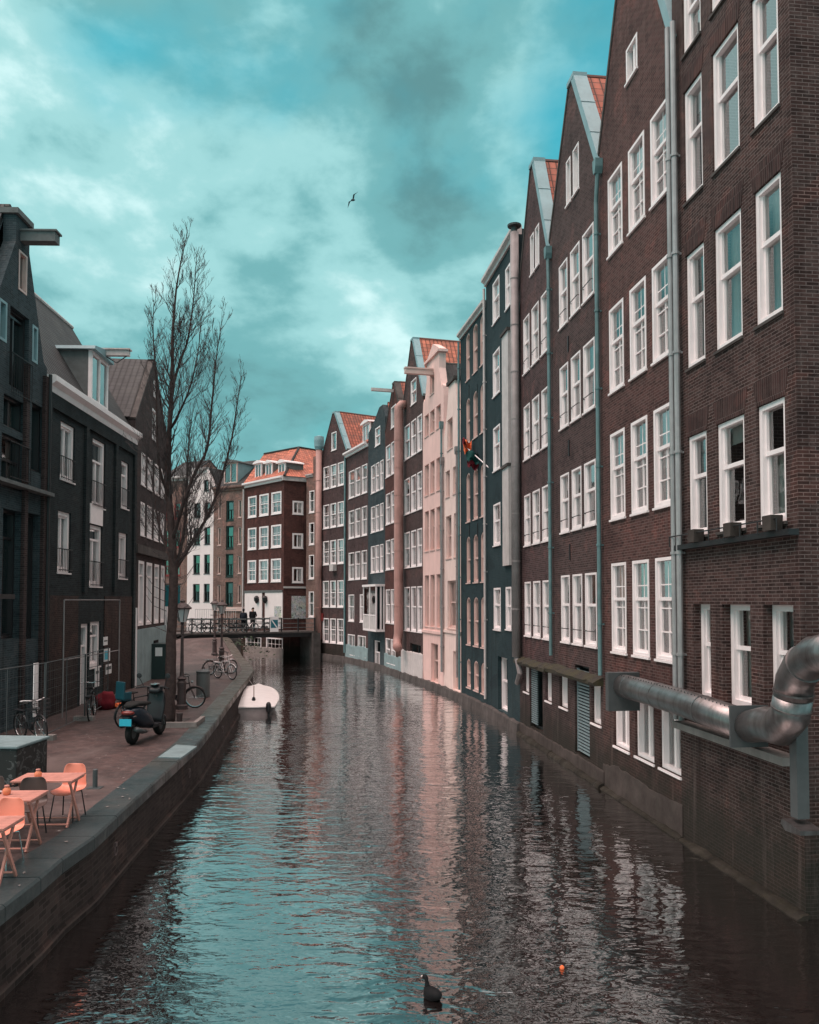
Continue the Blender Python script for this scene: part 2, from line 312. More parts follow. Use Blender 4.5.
def paving_mat():
    m, t, p = newmat('paving'); tc = N(t, 'ShaderNodeTexCoord'); o = tc.outputs['Object']
    mp = N(t, 'ShaderNodeMapping'); mp.inputs['Rotation'].default_value = (0, 0, R(8)); t.links.new(o, mp.inputs[0])
    b = N(t, 'ShaderNodeTexBrick'); t.links.new(mp.outputs[0], b.inputs['Vector']); setin(t, b, 'Scale', 1.0)
    b.inputs['Brick Width'].default_value = 0.2; b.inputs['Row Height'].default_value = 0.1; b.inputs['Mortar Size'].default_value = 0.006
    setin(t, b, 'Color1', (0.10, 0.060, 0.055)); setin(t, b, 'Color2', (0.052, 0.034, 0.033)); setin(t, b, 'Mortar', (0.055, 0.045, 0.042))
    n = nnoise(t, o, 0.5, 6, 0.65); n2_ = nnoise(t, o, 4.0, 5, 0.7)
    c = nmix(t, nramp(t, n, [(0.38, 0.0), (0.62, 0.7)]), b.outputs[0], (0.035, 0.027, 0.026))
    c = nmix(t, nramp(t, n2_, [(0.5, 0.0), (0.75, 0.6)]), c, (0.17, 0.125, 0.118))
    c = nmix(t, nramp(t, nnoise(t, o, 0.22, 5, 0.6, 0.8), [(0.52, 0.0), (0.64, 0.5)]), c, (0.15, 0.115, 0.108))
    t.links.new(c, p.inputs['Base Color']); p.inputs['Roughness'].default_value = 0.6; p.inputs['Specular IOR Level'].default_value = 0.3
    t.links.new(nbump(t, nmath(t, 'ADD', nmath(t, 'MULTIPLY', b.outputs['Fac'], -1.0), n2_), 0.5, 0.008), p.inputs['Normal']); return m
M['paving'] = paving_mat()
def coping_mat():
    m, t, p = newmat('coping_stone'); tc = N(t, 'ShaderNodeTexCoord'); o = tc.outputs['Object']
    n = nnoise(t, o, 1.1, 7, 0.7); n2_ = nnoise(t, o, 7.0, 5, 0.75); n3 = nnoise(t, o, 0.35, 3, 0.6)
    c = nmix(t, nramp(t, n, [(0.35, 0.0), (0.65, 1.0)]), (0.014, 0.024, 0.026), (0.034, 0.050, 0.053))
    sp = N(t, 'ShaderNodeSeparateXYZ'); t.links.new(o, sp.inputs[0])
    far = nramp(t, nmath(t, 'ADD', nmath(t, 'MULTIPLY', sp.outputs[1], 0.02), nmath(t, 'MULTIPLY', n3, 0.5)), [(0.62, 0.0), (0.78, 0.85)])
    c = nmix(t, far, c, nmix(t, n, (0.042, 0.034, 0.028), (0.09, 0.075, 0.055)))
    c = nmix(t, nramp(t, n2_, [(0.68, 0.0), (0.76, 0.7)]), c, (0.20, 0.20, 0.195))
    t.links.new(c, p.inputs['Base Color']); t.links.new(nramp(t, n, [(0.35, 0.75), (0.6, 0.3)]), p.inputs['Roughness'])
    t.links.new(nbump(t, n2_, 0.4, 0.01), p.inputs['Normal']); return m
M['coping_stone'] = coping_mat()
def moss_mat():
    m, t, p = newmat('mossy_stone'); tc = N(t, 'ShaderNodeTexCoord'); o = tc.outputs['Object']
    n = nnoise(t, o, 2.2, 6, 0.75)
    c = nmix(t, nramp(t, n, [(0.4, 0.0), (0.62, 1.0)]), (0.028, 0.023, 0.020), (0.042, 0.037, 0.016))
    t.links.new(c, p.inputs['Base Color']); p.inputs['Roughness'].default_value = 0.9
    t.links.new(nbump(t, nnoise(t, o, 14, 5, 0.8), 0.8, 0.03), p.inputs['Normal']); return m
M['mossy_stone'] = moss_mat()
M['quay_brick'] = brick('quay_brick', (0.024, 0.017, 0.0155), (0.048, 0.038, 0.034), 0.6, 0.9, bw=0.24, bh=0.075, damp=False)

# ------------------------------------------------------------------ mesh helpers
def link(name, verts, faces, mat, parent=None, smooth=False, uvs=None):
    me = bpy.data.meshes.new(name); me.from_pydata([tuple(v) for v in verts], [], faces)
    if isinstance(mat, str): mat = M[mat]
    me.materials.append(mat)
    if smooth: me.polygons.foreach_set('use_smooth', [True] * len(me.polygons))
    if uvs:
        ul = me.uv_layers.new(name='UVMap'); i = 0
        for f in faces:
            for vi in f: ul.data[i].uv = uvs[vi]; i += 1
    me.update()
    o = bpy.data.objects.new(name, me); COL.objects.link(o)
    if parent: o.parent = parent
    return o
class MB:
    def __init__(s): s.v = []; s.f = []
    def add(s, vs, fs):
        b = len(s.v); s.v += [tuple(v) for v in vs]; s.f += [tuple(b + i for i in f) for f in fs]; return s
    def box(s, x0, y0, z0, x1, y1, z1, mtx=None):
        vs = [Vector(p) for p in ((x0,y0,z0),(x1,y0,z0),(x1,y1,z0),(x0,y1,z0),(x0,y0,z1),(x1,y0,z1),(x1,y1,z1),(x0,y1,z1))]
        if mtx: vs = [mtx @ v for v in vs]
        return s.add(vs, [(0,3,2,1),(4,5,6,7),(0,1,5,4),(1,2,6,5),(2,3,7,6),(3,0,4,7)])
    def tube(s, pts, r, n=8, caps=True):
        pts = [Vector(p) for p in pts]; rs = r if isinstance(r, (list, tuple)) else [r] * len(pts)
        rings = []; prev = None
        for i, p in enumerate(pts):
            if i == 0: d = pts[1] - p
            elif i == len(pts) - 1: d = p - pts[i-1]
            else: d = (pts[i+1] - p).normalized() + (p - pts[i-1]).normalized()
            if d.length < 1e-9: d = Vector((0,0,1))
            d.normalize()
            a = prev if prev is not None else (Vector((0,0,1)) if abs(d.z) < 0.9 else Vector((1,0,0)))
            a = a - d * a.dot(d)
            if a.length < 1e-6: a = d.orthogonal()
            a.normalize(); prev = a; b = d.cross(a)
            rings.append([p + (a * math.cos(2*math.pi*k/n) + b * math.sin(2*math.pi*k/n)) * rs[i] for k in range(n)])
        vs = [v for rg in rings for v in rg]; fs = []
        for i in range(len(pts) - 1):
            for k in range(n):
                fs.append((i*n+k, i*n+(k+1)%n, (i+1)*n+(k+1)%n, (i+1)*n+k))
        if caps: fs.append(tuple(range(n-1, -1, -1))); fs.append(tuple((len(pts)-1)*n + k for k in range(n)))
        return s.add(vs, fs)
    def lathe(s, prof, c=(0,0,0), n=16):
        vs = []; fs = []
        for (r, z) in prof:
            for k in range(n):
                a = 2*math.pi*k/n; vs.append((c[0] + r*math.cos(a), c[1] + r*math.sin(a), c[2] + z))
        for i in range(len(prof) - 1):
            for k in range(n): fs.append((i*n+k, i*n+(k+1)%n, (i+1)*n+(k+1)%n, (i+1)*n+k))
        fs.append(tuple(range(n-1,-1,-1))); fs.append(tuple((len(prof)-1)*n+k for k in range(n)))
        return s.add(vs, fs)
    def torus(s, c, R_, r, axis='y', n=24, m=8, a0=0.0, a1=2*math.pi):
        full = abs(a1 - a0 - 2*math.pi) < 1e-6; cnt = n if full else n + 1; vs = []; fs = []
        for i in range(cnt):
            a = a0 + (a1-a0)*i/n
            for k in range(m):
                b = 2*math.pi*k/m; rr = R_ + r*math.cos(b); y = r*math.sin(b)
                vs.append((c[0] + rr*math.cos(a), c[1] + y, c[2] + rr*math.sin(a)))
        for i in range(n):
            j = (i+1) % cnt
            for k in range(m): fs.append((i*m+k, i*m+(k+1)%m, j*m+(k+1)%m, j*m+k))
        return s.add(vs, fs)
    def loft(s, secs, n=14, pw=2.6, caps=True):     # secs: (x, yc, zc, hy, hz)
        vs = []; fs = []
        for (x, yc, zc, hy, hz) in secs:
            for k in range(n):
                a = 2*math.pi*k/n; ca, sa = math.cos(a), math.sin(a)
                vs.append((x, yc + hy*math.copysign(abs(ca)**(2/pw), ca), zc + hz*math.copysign(abs(sa)**(2/pw), sa)))
        for i in range(len(secs)-1):
            for k in range(n): fs.append((i*n+k, i*n+(k+1)%n, (i+1)*n+(k+1)%n, (i+1)*n+k))
        if caps: fs.append(tuple(range(n-1,-1,-1))); fs.append(tuple((len(secs)-1)*n+k for k in range(n)))
        return s.add(vs, fs)
    def prism(s, poly, y0, y1):       # poly in (x,z), extruded along y
        n = len(poly); vs = [(p[0], y0, p[1]) for p in poly] + [(p[0], y1, p[1]) for p in poly]
        fs = [tuple(range(n)), tuple(range(2*n-1, n-1, -1))] + [(i, i+n, (i+1)%n+n, (i+1)%n) for i in range(n)]
        return s.add(vs, fs)
    def build(s, name, mat, parent=None, smooth=False): return link(name, s.v, s.f, mat, parent, smooth)
def tag(o, label=None, cat=None, group=None, kind=None):
    if label: o['label'] = label
    if cat: o['category'] = cat
    if group: o['group'] = group
    if kind: o['kind'] = kind
    return o
def thing(name, loc, rz, label, cat, group=None):
    o = bpy.data.objects.new(name, None); COL.objects.link(o); o.location = loc; o.rotation_euler = (0, 0, rz); o.empty_display_size = 0.3
    return tag(o, label, cat, group)
def dup(root, loc, rz, label):
    r = root.copy(); COL.objects.link(r); r.location = loc; r.rotation_euler = (0, 0, rz); r['label'] = label
    def rec(a, b):
        for ch in list(a.children):
            c = ch.copy(); COL.objects.link(c); c.parent = b; rec(ch, c)
    rec(root, r); return r

# ------------------------------------------------------------------ the setting
def poly_sheet(name, pts, z, mat, label_kind='structure'):
    tri = delaunay_2d_cdt([Vector(p[:2]) for p in pts], [(i, (i+1) % len(pts)) for i in range(len(pts))], [], 1, 1e-5)
    o = link(name, [(v.x, v.y, z) for v in tri[0]], [tuple(f) for f in tri[2]], mat); o['kind'] = label_kind; return o
wt = link('water', [(-300,-30,0),(300,-30,0),(300,500,0),(-300,500,0)], [(0,1,2,3)], 'water'); wt['kind'] = 'structure'
QZ = 1.0
quay_px = [(41,878),(63,859),(95,837),(136,799),(178,762),(200,742),(216,722),(228,705),(240,689),(251,675),(254,670),(249,662),(240,654.5),(234,651.5)]
QP = [Vector((-4.55,-6,0)), Vector((-4.60,4,0))] + [ground(x, y, QZ) for x, y in quay_px] + [Vector((-13.2,60,0)), Vector((-15.2,66,0)), Vector((-15.6,71,0))]
QP = [Vector((p.x, p.y)) for p in QP]
def offset_line(pts, d):
    out = []
    for i, p in enumerate(pts):
        a = pts[max(i-1,0)]; b = pts[min(i+1,len(pts)-1)]; t = (b-a).normalized(); nrm = Vector((-t.y, t.x)); out.append(p + nrm*d)
    return out
QI = offset_line(QP, 0.58)
def zramp(y): 
    k = min(max((y-50)/9.0, 0), 1); k = k*k*(3-2*k); return QZ + 0.75*k
# paving strip grid so that the street rises to the bridge
def strip_ground():
    vs = []; fs = []; cols = 6; rows = []
    ys = []
    for i in range(len(QI)-1):
        n = max(1, int((QI[i+1]-QI[i]).length / 1.5))
        for k in range(n): ys.append(QI[i].lerp(QI[i+1], k/n))
    ys.append(QI[-1])
    for p in ys:
        z = zramp(p.y)
        for k in range(cols):
            x = p.x + (-70 - p.x) * (k/(cols-1))**2.2
            vs.append((x, p.y, z))
    for i in range(len(ys)-1):
        for k in range(cols-1): fs.append((i*cols+k, (i+1)*cols+k, (i+1)*cols+k+1, i*cols+k+1))
    o = link('street_paving', vs, fs, 'paving'); o['kind'] = 'structure'
    b = len(vs)
strip_ground()
poly_sheet('ground', [(-300,-30),(-69,-30),(-69,71),(-15.6,71),(-13,110),(300,110),(300,500),(-300,500)], 1.2, M['paving'])
poly_sheet('ground', [(11,-30),(300,-30),(300,110),(-13,110),(-4,80),(4,62),(8,40)], 1.1, M['paving'])

# quay wall: a thing with battered brick face and stone coping blocks
qw = thing('quay_wall', (-4.6, 0, 0), 0, 'long mossy canal quay wall with dark stone coping on the left bank', 'quay wall')
def quaywall():
    off = Vector((4.6, 0, 0))
    dense = []
    for i in range(len(QP)-1):
        n = max(1, int((QP[i+1]-QP[i]).length/0.9))
        for k in range(n): dense.append(QP[i].lerp(QP[i+1], k/n))
    dense.append(QP[-1])
    outer = dense; inn = offset_line(dense, 0.58); lip = offset_line(dense, 0.06); foot = offset_line(dense, 0.02); foot2 = offset_line(dense, -0.05)
    vs = []; fs = []
    for i in range(len(dense)):
        z = zramp(dense[i].y)
        vs += [(lip[i].x, lip[i].y, z-0.17), (foot[i].x, foot[i].y, 0.10), (foot2[i].x, foot2[i].y, 0.07), (foot2[i].x, foot2[i].y, -0.8)]
    for i in range(len(dense)-1):
        for k in range(3): fs.append((i*4+k, i*4+k+1, (i+1)*4+k+1, (i+1)*4+k))
    link('wall_face', [Vector(v)+off for v in vs], fs, 'quay_brick', qw)
    mb = MB()
    for i in range(len(dense)-1):      # coping blocks with open joints
        a, b = dense[i], dense[i+1]; c, d = inn[i+1], inn[i]
        za, zb = zramp(a.y)+0.012+random.uniform(-.004,.004), zramp(b.y)+0.012+random.uniform(-.004,.004)
        t = (b-a).normalized()*0.007
        top = [Vector((a.x+t.x,a.y+t.y,za)),Vector((b.x-t.x,b.y-t.y,zb)),Vector((c.x-t.x,c.y-t.y,zb)),Vector((d.x+t.x,d.y+t.y,za))]
        bot = [v-Vector((0,0,0.2)) for v in top]
        # small chamfer on the outer arris
        nrm = (Vector((d.x,d.y,0))-Vector((a.x,a.y,0))).normalized()*0.03
        top2 = [top[0]+nrm, top[1]+nrm, top[2], top[3]]
        o0 = top[0]-Vector((0,0,.03)); o1 = top[1]-Vector((0,0,.03))
        mb.add([v+off for v in (top2 + [o0, o1] + bot)], [(3,2,1,0),(0,1,5,4),(4,5,7,6),(5,1,2,8,7),(0,4,6,9,3),(2,3,9,8)])
    mb.build('coping', 'coping_stone', qw)
    pts = [ground(x, y, QZ+0.035)+off for x, y in ((158,757),(181,757.5),(197,746),(176,744.5))]
    MB().add(pts+[p-Vector((0,0,.05)) for p in pts], [(0,1,2,3),(0,4,5,1),(1,5,6,2),(2,6,7,3),(3,7,4,0)]).build('coping_patch', 'stain_teal', qw)
quaywall()
for i in (4, 6, 8):
    p = QP[i].lerp(QP[i+1], .4); tq = (QP[i+1]-QP[i]).normalized(); r_ = MB().torus((0,0,-.09),.075,.011,n=16,m=6).box(-.05,-.012,-.03,.05,.02,.03).build('mooring_ring','rust_iron',qw); r_.location = (p.x+4.6+.05, p.y, .62); r_.rotation_euler = (0,0,math.atan2(tq.y,tq.x)+R(0))

# ------------------------------------------------------------------ houses
def inside(p, poly):
    c = False; n = len(poly)
    for i in range(n):
        a, b = poly[i], poly[(i+1)%n]
        if (a[1] > p[1]) != (b[1] > p[1]) and p[0] < (b[0]-a[0])*(p[1]-a[1])/(b[1]-a[1]) + a[0]: c = not c
    return c
def arch_poly(u0, v0, u1, v1, rise, n=7):
    if rise <= 0: return [(u0,v0),(u1,v0),(u1,v1),(u0,v1)]
    pts = [(u0,v0),(u1,v0)]
    for k in range(n+1):
        a = math.pi*k/n; pts.append(((u0+u1)/2 + (u1-u0)/2*math.cos(a), v1 - rise + rise*math.sin(a)))
    return pts
class House:
    def __init__(s, name, L, Rr, z0, outline, label, cat='house', group=None, wall='brick_umber', depth=9.0, roofline=None, thick=0.35):
        s.L = Vector((L[0], L[1], 0)); s.R = Vector((Rr[0], Rr[1], 0)); d = s.R - s.L; s.w = d.length; s.d = d.normalized(); s.n = Vector((s.d.y, -s.d.x, 0))
        s.root = thing(name, (s.L.x, s.L.y, 0), math.atan2(s.d.y, s.d.x), label, cat, group)
        s.z0 = z0; s.outline = outline(s.w) if callable(outline) else outline
        s.roofline = roofline(s.w) if callable(roofline) else (roofline or s.outline)
        s.wall = wall; s.depth = depth; s.thick = thick; s.holes = []
    def u_at(s, px, py=600):      # where a pixel column meets this facade
        d = ray(px, py); den = d.x*s.n.x + d.y*s.n.y; t = (s.L.x*s.n.x + s.L.y*s.n.y)/den
        return (Vector((d.x*t, d.y*t, 0)) - s.L).dot(s.d)
    def z_at(s, u, py):
        p = s.L + s.d*u; lo, hi = -3, 40
        for _ in range(40):
            m = (lo+hi)/2
            if proj((p.x, p.y, m))[1] > py: lo = m
            else: hi = m
        return (lo+hi)/2
    def P(s, u, y, z): return s.L + s.d*u - s.n*y + Vector((0,0,z))
    def window(s, u0, v0, u1, v1, style='sash', frame='white', rise=0.0, rec=-0.012, fw=0.075, curtain=None, sill=True, tf=0.55, mun=(0,0), bar=False, sillmat=None, name='window', glass='glass', depth=0.17):
        if u1 - u0 < 0.1: return None
        poly = arch_poly(u0, v0, u1, v1, rise); s.holes.append((poly, rec))
        rt = s.root; cxm = (u0+u1)/2; cym = (v0+v1)/2
        sx = max(0.2, ((u1-u0)/2 - fw)/((u1-u0)/2)); sy = max(0.2, ((v1-v0)/2 - fw)/((v1-v0)/2))
        e = 0.004
        outer = [(cxm+(x-cxm)*(1-e), cym+(z-cym)*(1-e)) for x, z in poly]
        inner = [(cxm+(x-cxm)*sx, cym+(z-cym)*sy) for x, z in poly]
        n = len(poly); y0, y1 = rec, rec + depth; mb = MB()
        vs = [(x,y0,z) for x,z in outer] + [(x,y0,z) for x,z in inner] + [(x,y1,z) for x,z in inner] + [(x,y1,z) for x,z in outer]; fs = []
        for i in range(n):
            j = (i+1)%n; fs += [(i,j,n+j,n+i),(n+i,n+j,2*n+j,2*n+i),(3*n+i,3*n+j,j,i)]
        mb.add(vs, fs)
        iu0, iu1, iv0, iv1 = cxm+(u0-cxm)*sx, cxm+(u1-cxm)*sx, cym+(v0-cym)*sy, cym+(v1-cym)*sy
        gy = y1 - 0.05; tz = iv0 + (iv1-iv0)*tf
        if style == 'sash':
            mb.box(iu0, gy-0.075, tz-0.035, iu1, gy+0.03, tz+0.035)
            for (a, b_, yy) in ((iv0, tz-0.035, gy-0.02), (tz+0.035, iv1, gy-0.055)):   # sash stiles and rails
                mb.box(iu0, yy-0.02, a, iu0+0.04, yy+0.03, b_); mb.box(iu1-0.04, yy-0.02, a, iu1, yy+0.03, b_)
            mb.box(iu0+.04, gy-0.04, iv0, iu1-.04, gy+0.01, iv0+0.06)
        elif style == 'french':      # transom and two opening lights
            mb.box(iu0, gy-0.075, tz-0.035, iu1, gy+0.03, tz+0.035)
            mb.box(cxm-0.04, gy-0.06, iv0, cxm+0.04, gy+0.02, tz-0.035)
            mb.box(iu0, gy-0.04, iv0, iu1, gy+0.01, iv0+0.06)
        elif style == 'casement2':
            mb.box(cxm-0.045, gy-0.06, iv0, cxm+0.045, gy+0.02, iv1)
        elif style == 'fixed': tz = iv0
        mx, mz = mun
        for k in range(1, mx+1):
            uu = iu0 + (iu1-iu0)*k/(mx+1); mb.box(uu-0.013, gy-0.035, iv0+0.02, uu+0.013, gy+0.012, iv1-0.01)
        for k in range(1, mz+1):
            vv = iv0 + (iv1-iv0)*k/(mz+1)
            if abs(vv-tz) > 0.1: mb.box(iu0, gy-0.033, vv-0.013, iu1, gy+0.013, vv+0.013)
        w = mb.build(name, frame, rt)
        # panes, each set with its own faint tilt
        pv = []; pf = []
        spans = [(iv0, tz, gy+0.0), (tz, iv1, gy-0.03)] if style in ('sash', 'french') else [(iv0, iv1, gy)]
        for (a, b_, yy) in spans:
            t1 = random.uniform(-.006,.006); t2 = random.uniform(-.006,.006); i = len(pv)
            if rise > 0 and b_ == iv1:
                q = [(x, z) for x, z in inner if z > a+1e-4] ; q = [(iu0, a), (iu1, a)] + [p for p in q if p[1] >= iv1 - rise*sy - 1e-4]
            else: q = [(iu0,a),(iu1,a),(iu1,b_),(iu0,b_)]
            pv += [(x, yy + (t1*(x-cxm) + t2*(z-cym)), z) for x, z in q]; pf.append(tuple(range(i, i+len(q))))
        link('pane', pv, pf, glass, w)
        if sill:
            mb2 = MB(); mb2.box(u0-0.03, min(rec,0)-0.035, v0-0.05, u1+0.03, y1, v0-0.003)
            mb2.build('sill', sillmat or frame, w)
        if bar:
            zb = v0 + (v1-v0)*0.2; MB().tube([(u0+.06,rec-.05,zb),(u1-.06,rec-.05,zb)],.012,5).tube([(u0+.06,rec-.05,zb),(u0+.06,rec+.02,zb)],.01,4).tube([(u1-.06,rec-.05,zb),(u1-.06,rec+.02,zb)],.01,4).build('guard_bar','black_iron',w)
        if curtain is None: curtain = random.choices(['no','sides','full','half','blind'], [0.18,0.17,0.18,0.12,0.35])[0]
        cm = random.choice(['curtain','curtain','curtain_grey']); back = 0.035 if curtain == 'blind' else 0.10
        def sheet(a, b_, z0_, z1_):
            k = max(6, int((b_-a)/0.045)); vv = []; ff = []
            for i in range(k+1):
                x = a+(b_-a)*i/k; y = y1+back+(0.025 if back > .05 else .003)*math.sin(i*1.9)+(random.uniform(-.006,.006) if back > .05 else 0); vv += [(x,y,z0_),(x,y,z1_)]
            for i in range(k): ff.append((2*i,2*i+2,2*i+3,2*i+1))
            link('curtain', vv, ff, cm, w)
        if curtain == 'full': sheet(u0+.02, u1-.02, v0+.02, v1-.02)
        elif curtain == 'half': sheet(u0+.02, u1-.02, v0+.02, tz)
        elif curtain == 'sides':
            sheet(u0+.02, u0+(u1-u0)*random.uniform(.2,.36), v0+.02, v1-.02); sheet(u1-(u1-u0)*random.uniform(.2,.3), u1-.02, v0+.02, v1-.02)
        elif curtain == 'blind': sheet(u0+.02, u1-.02, v1-(v1-v0)*random.choice((.2,.33,.42,.44,.45,.6)), v1-.02)
        return w
    def grid(s, cols, rows, refpx, xy=600, skip=(), **kw):
        ur = s.u_at(refpx, xy); out = []
        for ri, (yt, yb) in enumerate(rows):
            zt, zb = s.z_at(ur, yt), s.z_at(ur, yb)
            for ci, (x0, x1) in enumerate(cols):
                if (ri, ci) in skip: continue
                out.append(s.window(s.u_at(x0, xy), zb, s.u_at(x1, xy), zt, **kw))
        return out
    def wpx(s, x0, x1, yt, yb, refpx=None, xy=None, **kw):
        xy = xy if xy is not None else (yt+yb)/2
        ur = s.u_at(refpx if refpx is not None else x0, xy)
        return s.window(s.u_at(x0, xy), s.z_at(ur, yb), s.u_at(x1, xy), s.z_at(ur, yt), **kw)
    def finish(s, reveal=0.24):
        out = s.outline; vs = [Vector(p) for p in out]; ed = [(i,(i+1)%len(out)) for i in range(len(out))]
        for poly, rec in s.holes:
            b = len(vs); vs += [Vector(p) for p in poly]; ed += [(b+i, b+(i+1)%len(poly)) for i in range(len(poly))]
        r = delaunay_2d_cdt(vs, ed, [], 0, 1e-5); V, T = r[0], r[2]
        F_ = []
        for f in T:
            c = (sum(V[i].x for i in f)/3, sum(V[i].y for i in f)/3)
            if inside(c, out) and not any(inside(c, h[0]) for h in s.holes): F_.append(tuple(f))
        mb = MB(); mb.add([(v.x, 0, v.y) for v in V], F_)
        for poly, rec in s.holes:
            n = len(poly); dd = max(reveal, rec+0.2)
            mb.add([(x,0,z) for x,z in poly] + [(x,dd,z) for x,z in poly], [(i,(i+1)%n,(i+1)%n+n,i+n) for i in range(n)])
        n = len(out); t = s.depth if s.roofline is s.outline else s.thick
        mb.add([(x,0,z) for x,z in out] + [(x,t,z) for x,z in out], [(i,i+n,(i+1)%n+n,(i+1)%n) for i in range(n)])
        rl = s.roofline; m = len(rl); y0 = 0 if rl is out else s.thick
        if rl is not out: mb.add([(x,y0,z) for x,z in rl] + [(x,s.depth,z) for x,z in rl], [(i,i+m,(i+1)%m+m,(i+1)%m) for i in range(m)])
        mb.add([(x,s.depth,z) for x,z in rl], [tuple(range(m))])
        if rl is not out:      # back of the free-standing gable above the roof
            vs2 = [Vector(p) for p in out]; r2 = delaunay_2d_cdt(vs2, [(i,(i+1)%n) for i in range(n)], [], 1, 1e-5)
            up = [tuple(f) for f in r2[2] if sum(r2[0][i].y for i in f)/3 > min(p[1] for p in rl if p[1] > 5)]
            if up: mb.add([(v.x, t, v.y) for v in r2[0]], up)
        s.wall_obj = mb.build('wall', s.wall, s.root)
        # inner partition so that rooms read as rooms
        ib = MB(); top = max(p[1] for p in rl)
        low = min(p[1] for p in rl if p[1] > 5)
        ib.add([(0.05,3.4,s.z0),(s.w-.05,3.4,s.z0),(s.w-.05,3.4,low),(0.05,3.4,low)], [(0,1,2,3)])
        z = s.z0 + 1.2
        ib.build('partition', 'carcass', s.root)
        return s
    def slab(s, name, p, q, y0, y1, off0, off1, mat, parent=None, uv=True):
        (x0,z0),(x1,z1) = p, q; d = Vector((x1-x0, z1-z0)); L_ = d.length; d.normalize(); nn = Vector((-d.y, d.x))
        if nn.y < 0: nn = -nn
        def pt(x,z,o): return (x+nn.x*o, z+nn.y*o)
        vs = []; uvs = []
        for y in (y0,y1):
            for (x,z,o,lv) in ((x0,z0,off0,0),(x1,z1,off0,L_),(x1,z1,off1,L_),(x0,z0,off1,0)):
                a = pt(x,z,o); vs.append((a[0],y,a[1])); uvs.append((y, lv))
        return link(name, vs, [(0,1,2,3),(7,6,5,4),(0,4,5,1),(1,5,6,2),(2,6,7,3),(3,7,4,0)], mat, parent or s.root, uvs=uvs)
    def gable_roof(s, tile, coping='lead', cw=0.34, over=0.1, near_side=-1):
        rl = s.roofline; top = [i for i in range(len(rl)) if rl[i][1] > 5]
        for i in top:
            j = (i+1)%len(rl)
            if rl[j][1] <= 5 or abs(rl[i][1]-rl[j][1]) < 0.2: continue
            a, b = (rl[i], rl[j]) if rl[i][1] < rl[j][1] else (rl[j], rl[i])
            y0 = cw if s.roofline is s.outline else s.thick + 0.02
            s.slab('roof', a, b, y0, s.depth+over, 0.02, 0.13, tile)
            if coping and s.roofline is s.outline: 
                if near_side < 0 and a[0] < b[0]:
                    s.slab('verge', a, b, -0.025, cw-0.003, 0.012, 0.10, 'stone_dark'); continue
                if near_side > 0 and a[0] > b[0]:
                    s.slab('verge', a, b, -0.025, cw-0.003, 0.012, 0.10, 'stone_dark'); continue
                c = s.slab('coping', a, b, -over*0.4, cw-0.003, 0.015, 0.22, coping)
                d = Vector((b[0]-a[0], b[1]-a[1])); k = int(d.length/1.1)
                for q in range(1, k):     # lead rolls
                    a2 = (a[0]+d.x*q/k, a[1]+d.y*q/k); b2 = (a2[0]+d.x*0.03/d.length, a2[1]+d.y*0.03/d.length)
                    s.slab('lead_roll', a2, b2, -over*0.4-0.006, cw+0.002, 0.2, 0.235, coping, c)
        ap = max(rl, key=lambda p: p[1])
        tops = [p[0] for p in rl if abs(p[1]-ap[1]) < 1e-6]
        if coping and s.roofline is s.outline: MB().box(min(tops)-0.1, -0.05, ap[1]+0.005, max(tops)+0.24, cw, ap[1]+0.13).build('apex_cap', coping, s.root)
        mb = MB(); mb.tube([(ap[0], (cw if s.roofline is s.outline else s.thick), ap[1]+0.1), (ap[0], s.depth, ap[1]+0.1)], 0.11, 8); mb.build('ridge', tile if tile in ('tile_red','tile_orange') else 'stone_dark', s.root)
    def cornice(s, z, h=0.3, out=0.22, mat='white', u0=None, u1=None):
        u0 = -0.003 if u0 is None else u0; u1 = s.w+0.003 if u1 is None else u1
        mb = MB(); prof = [(0.0, z), (-out*0.35, z), (-out*0.45, z+h*0.35), (-out*0.9, z+h*0.55), (-out, z+h*0.6), (-out, z+h*0.95), (-out*0.8, z+h), (0.15, z+h), (0.15, z)]
        n = len(prof); mb.add([(u0,y-0.003,zz_) for y,zz_ in prof]+[(u1,y-0.003,zz_) for y,zz_ in prof], [tuple(range(n)), tuple(range(2*n-1,n-1,-1))]+[(i,(i+1)%n,(i+1)%n+n,i+n) for i in range(n)])
        return mb.build('cornice', mat, s.root)
    def pipe(s, u, za, zb, r=0.05, mat='pipe_teal', out=0.1, hopper=False, swing=0):
        mb = MB()
        pts = [(u, -out, za), (u, -out, zb)] if not swing else [(u, -out, za), (u, -out, zb-0.9), (u+swing, -out, zb-0.25), (u+swing, -out, zb)]
        mb.tube(pts, r, 10)
        z = za + 1.2
        while z < zb - 1: mb.tube([(u,-out,z),(u,-out,z+0.05)], r*1.35, 10); mb.box(u-0.02, -out, z, u+0.02, 0.0, z+0.04); z += 1.9
        p = mb.build('downpipe', mat, s.root, False)
        if hopper:
            h = MB(); uu = u+swing; h.prism([(uu-0.05, zb-0.25),(uu+0.05, zb-0.25),(uu+0.10, zb-0.1),(uu+0.11, zb+0.1),(uu-0.11, zb+0.1),(uu-0.10, zb-0.1)], -out-0.09, -0.01); h.build('hopper', mat, p)
        return p
    def band(s, z, h, out, mat, name='string_course', u0=0.0, u1=None):
        u1 = s.w if u1 is None else u1
        return MB().box(u0, -out, z, u1, 0.1, z+h).build(name, mat, s.root)
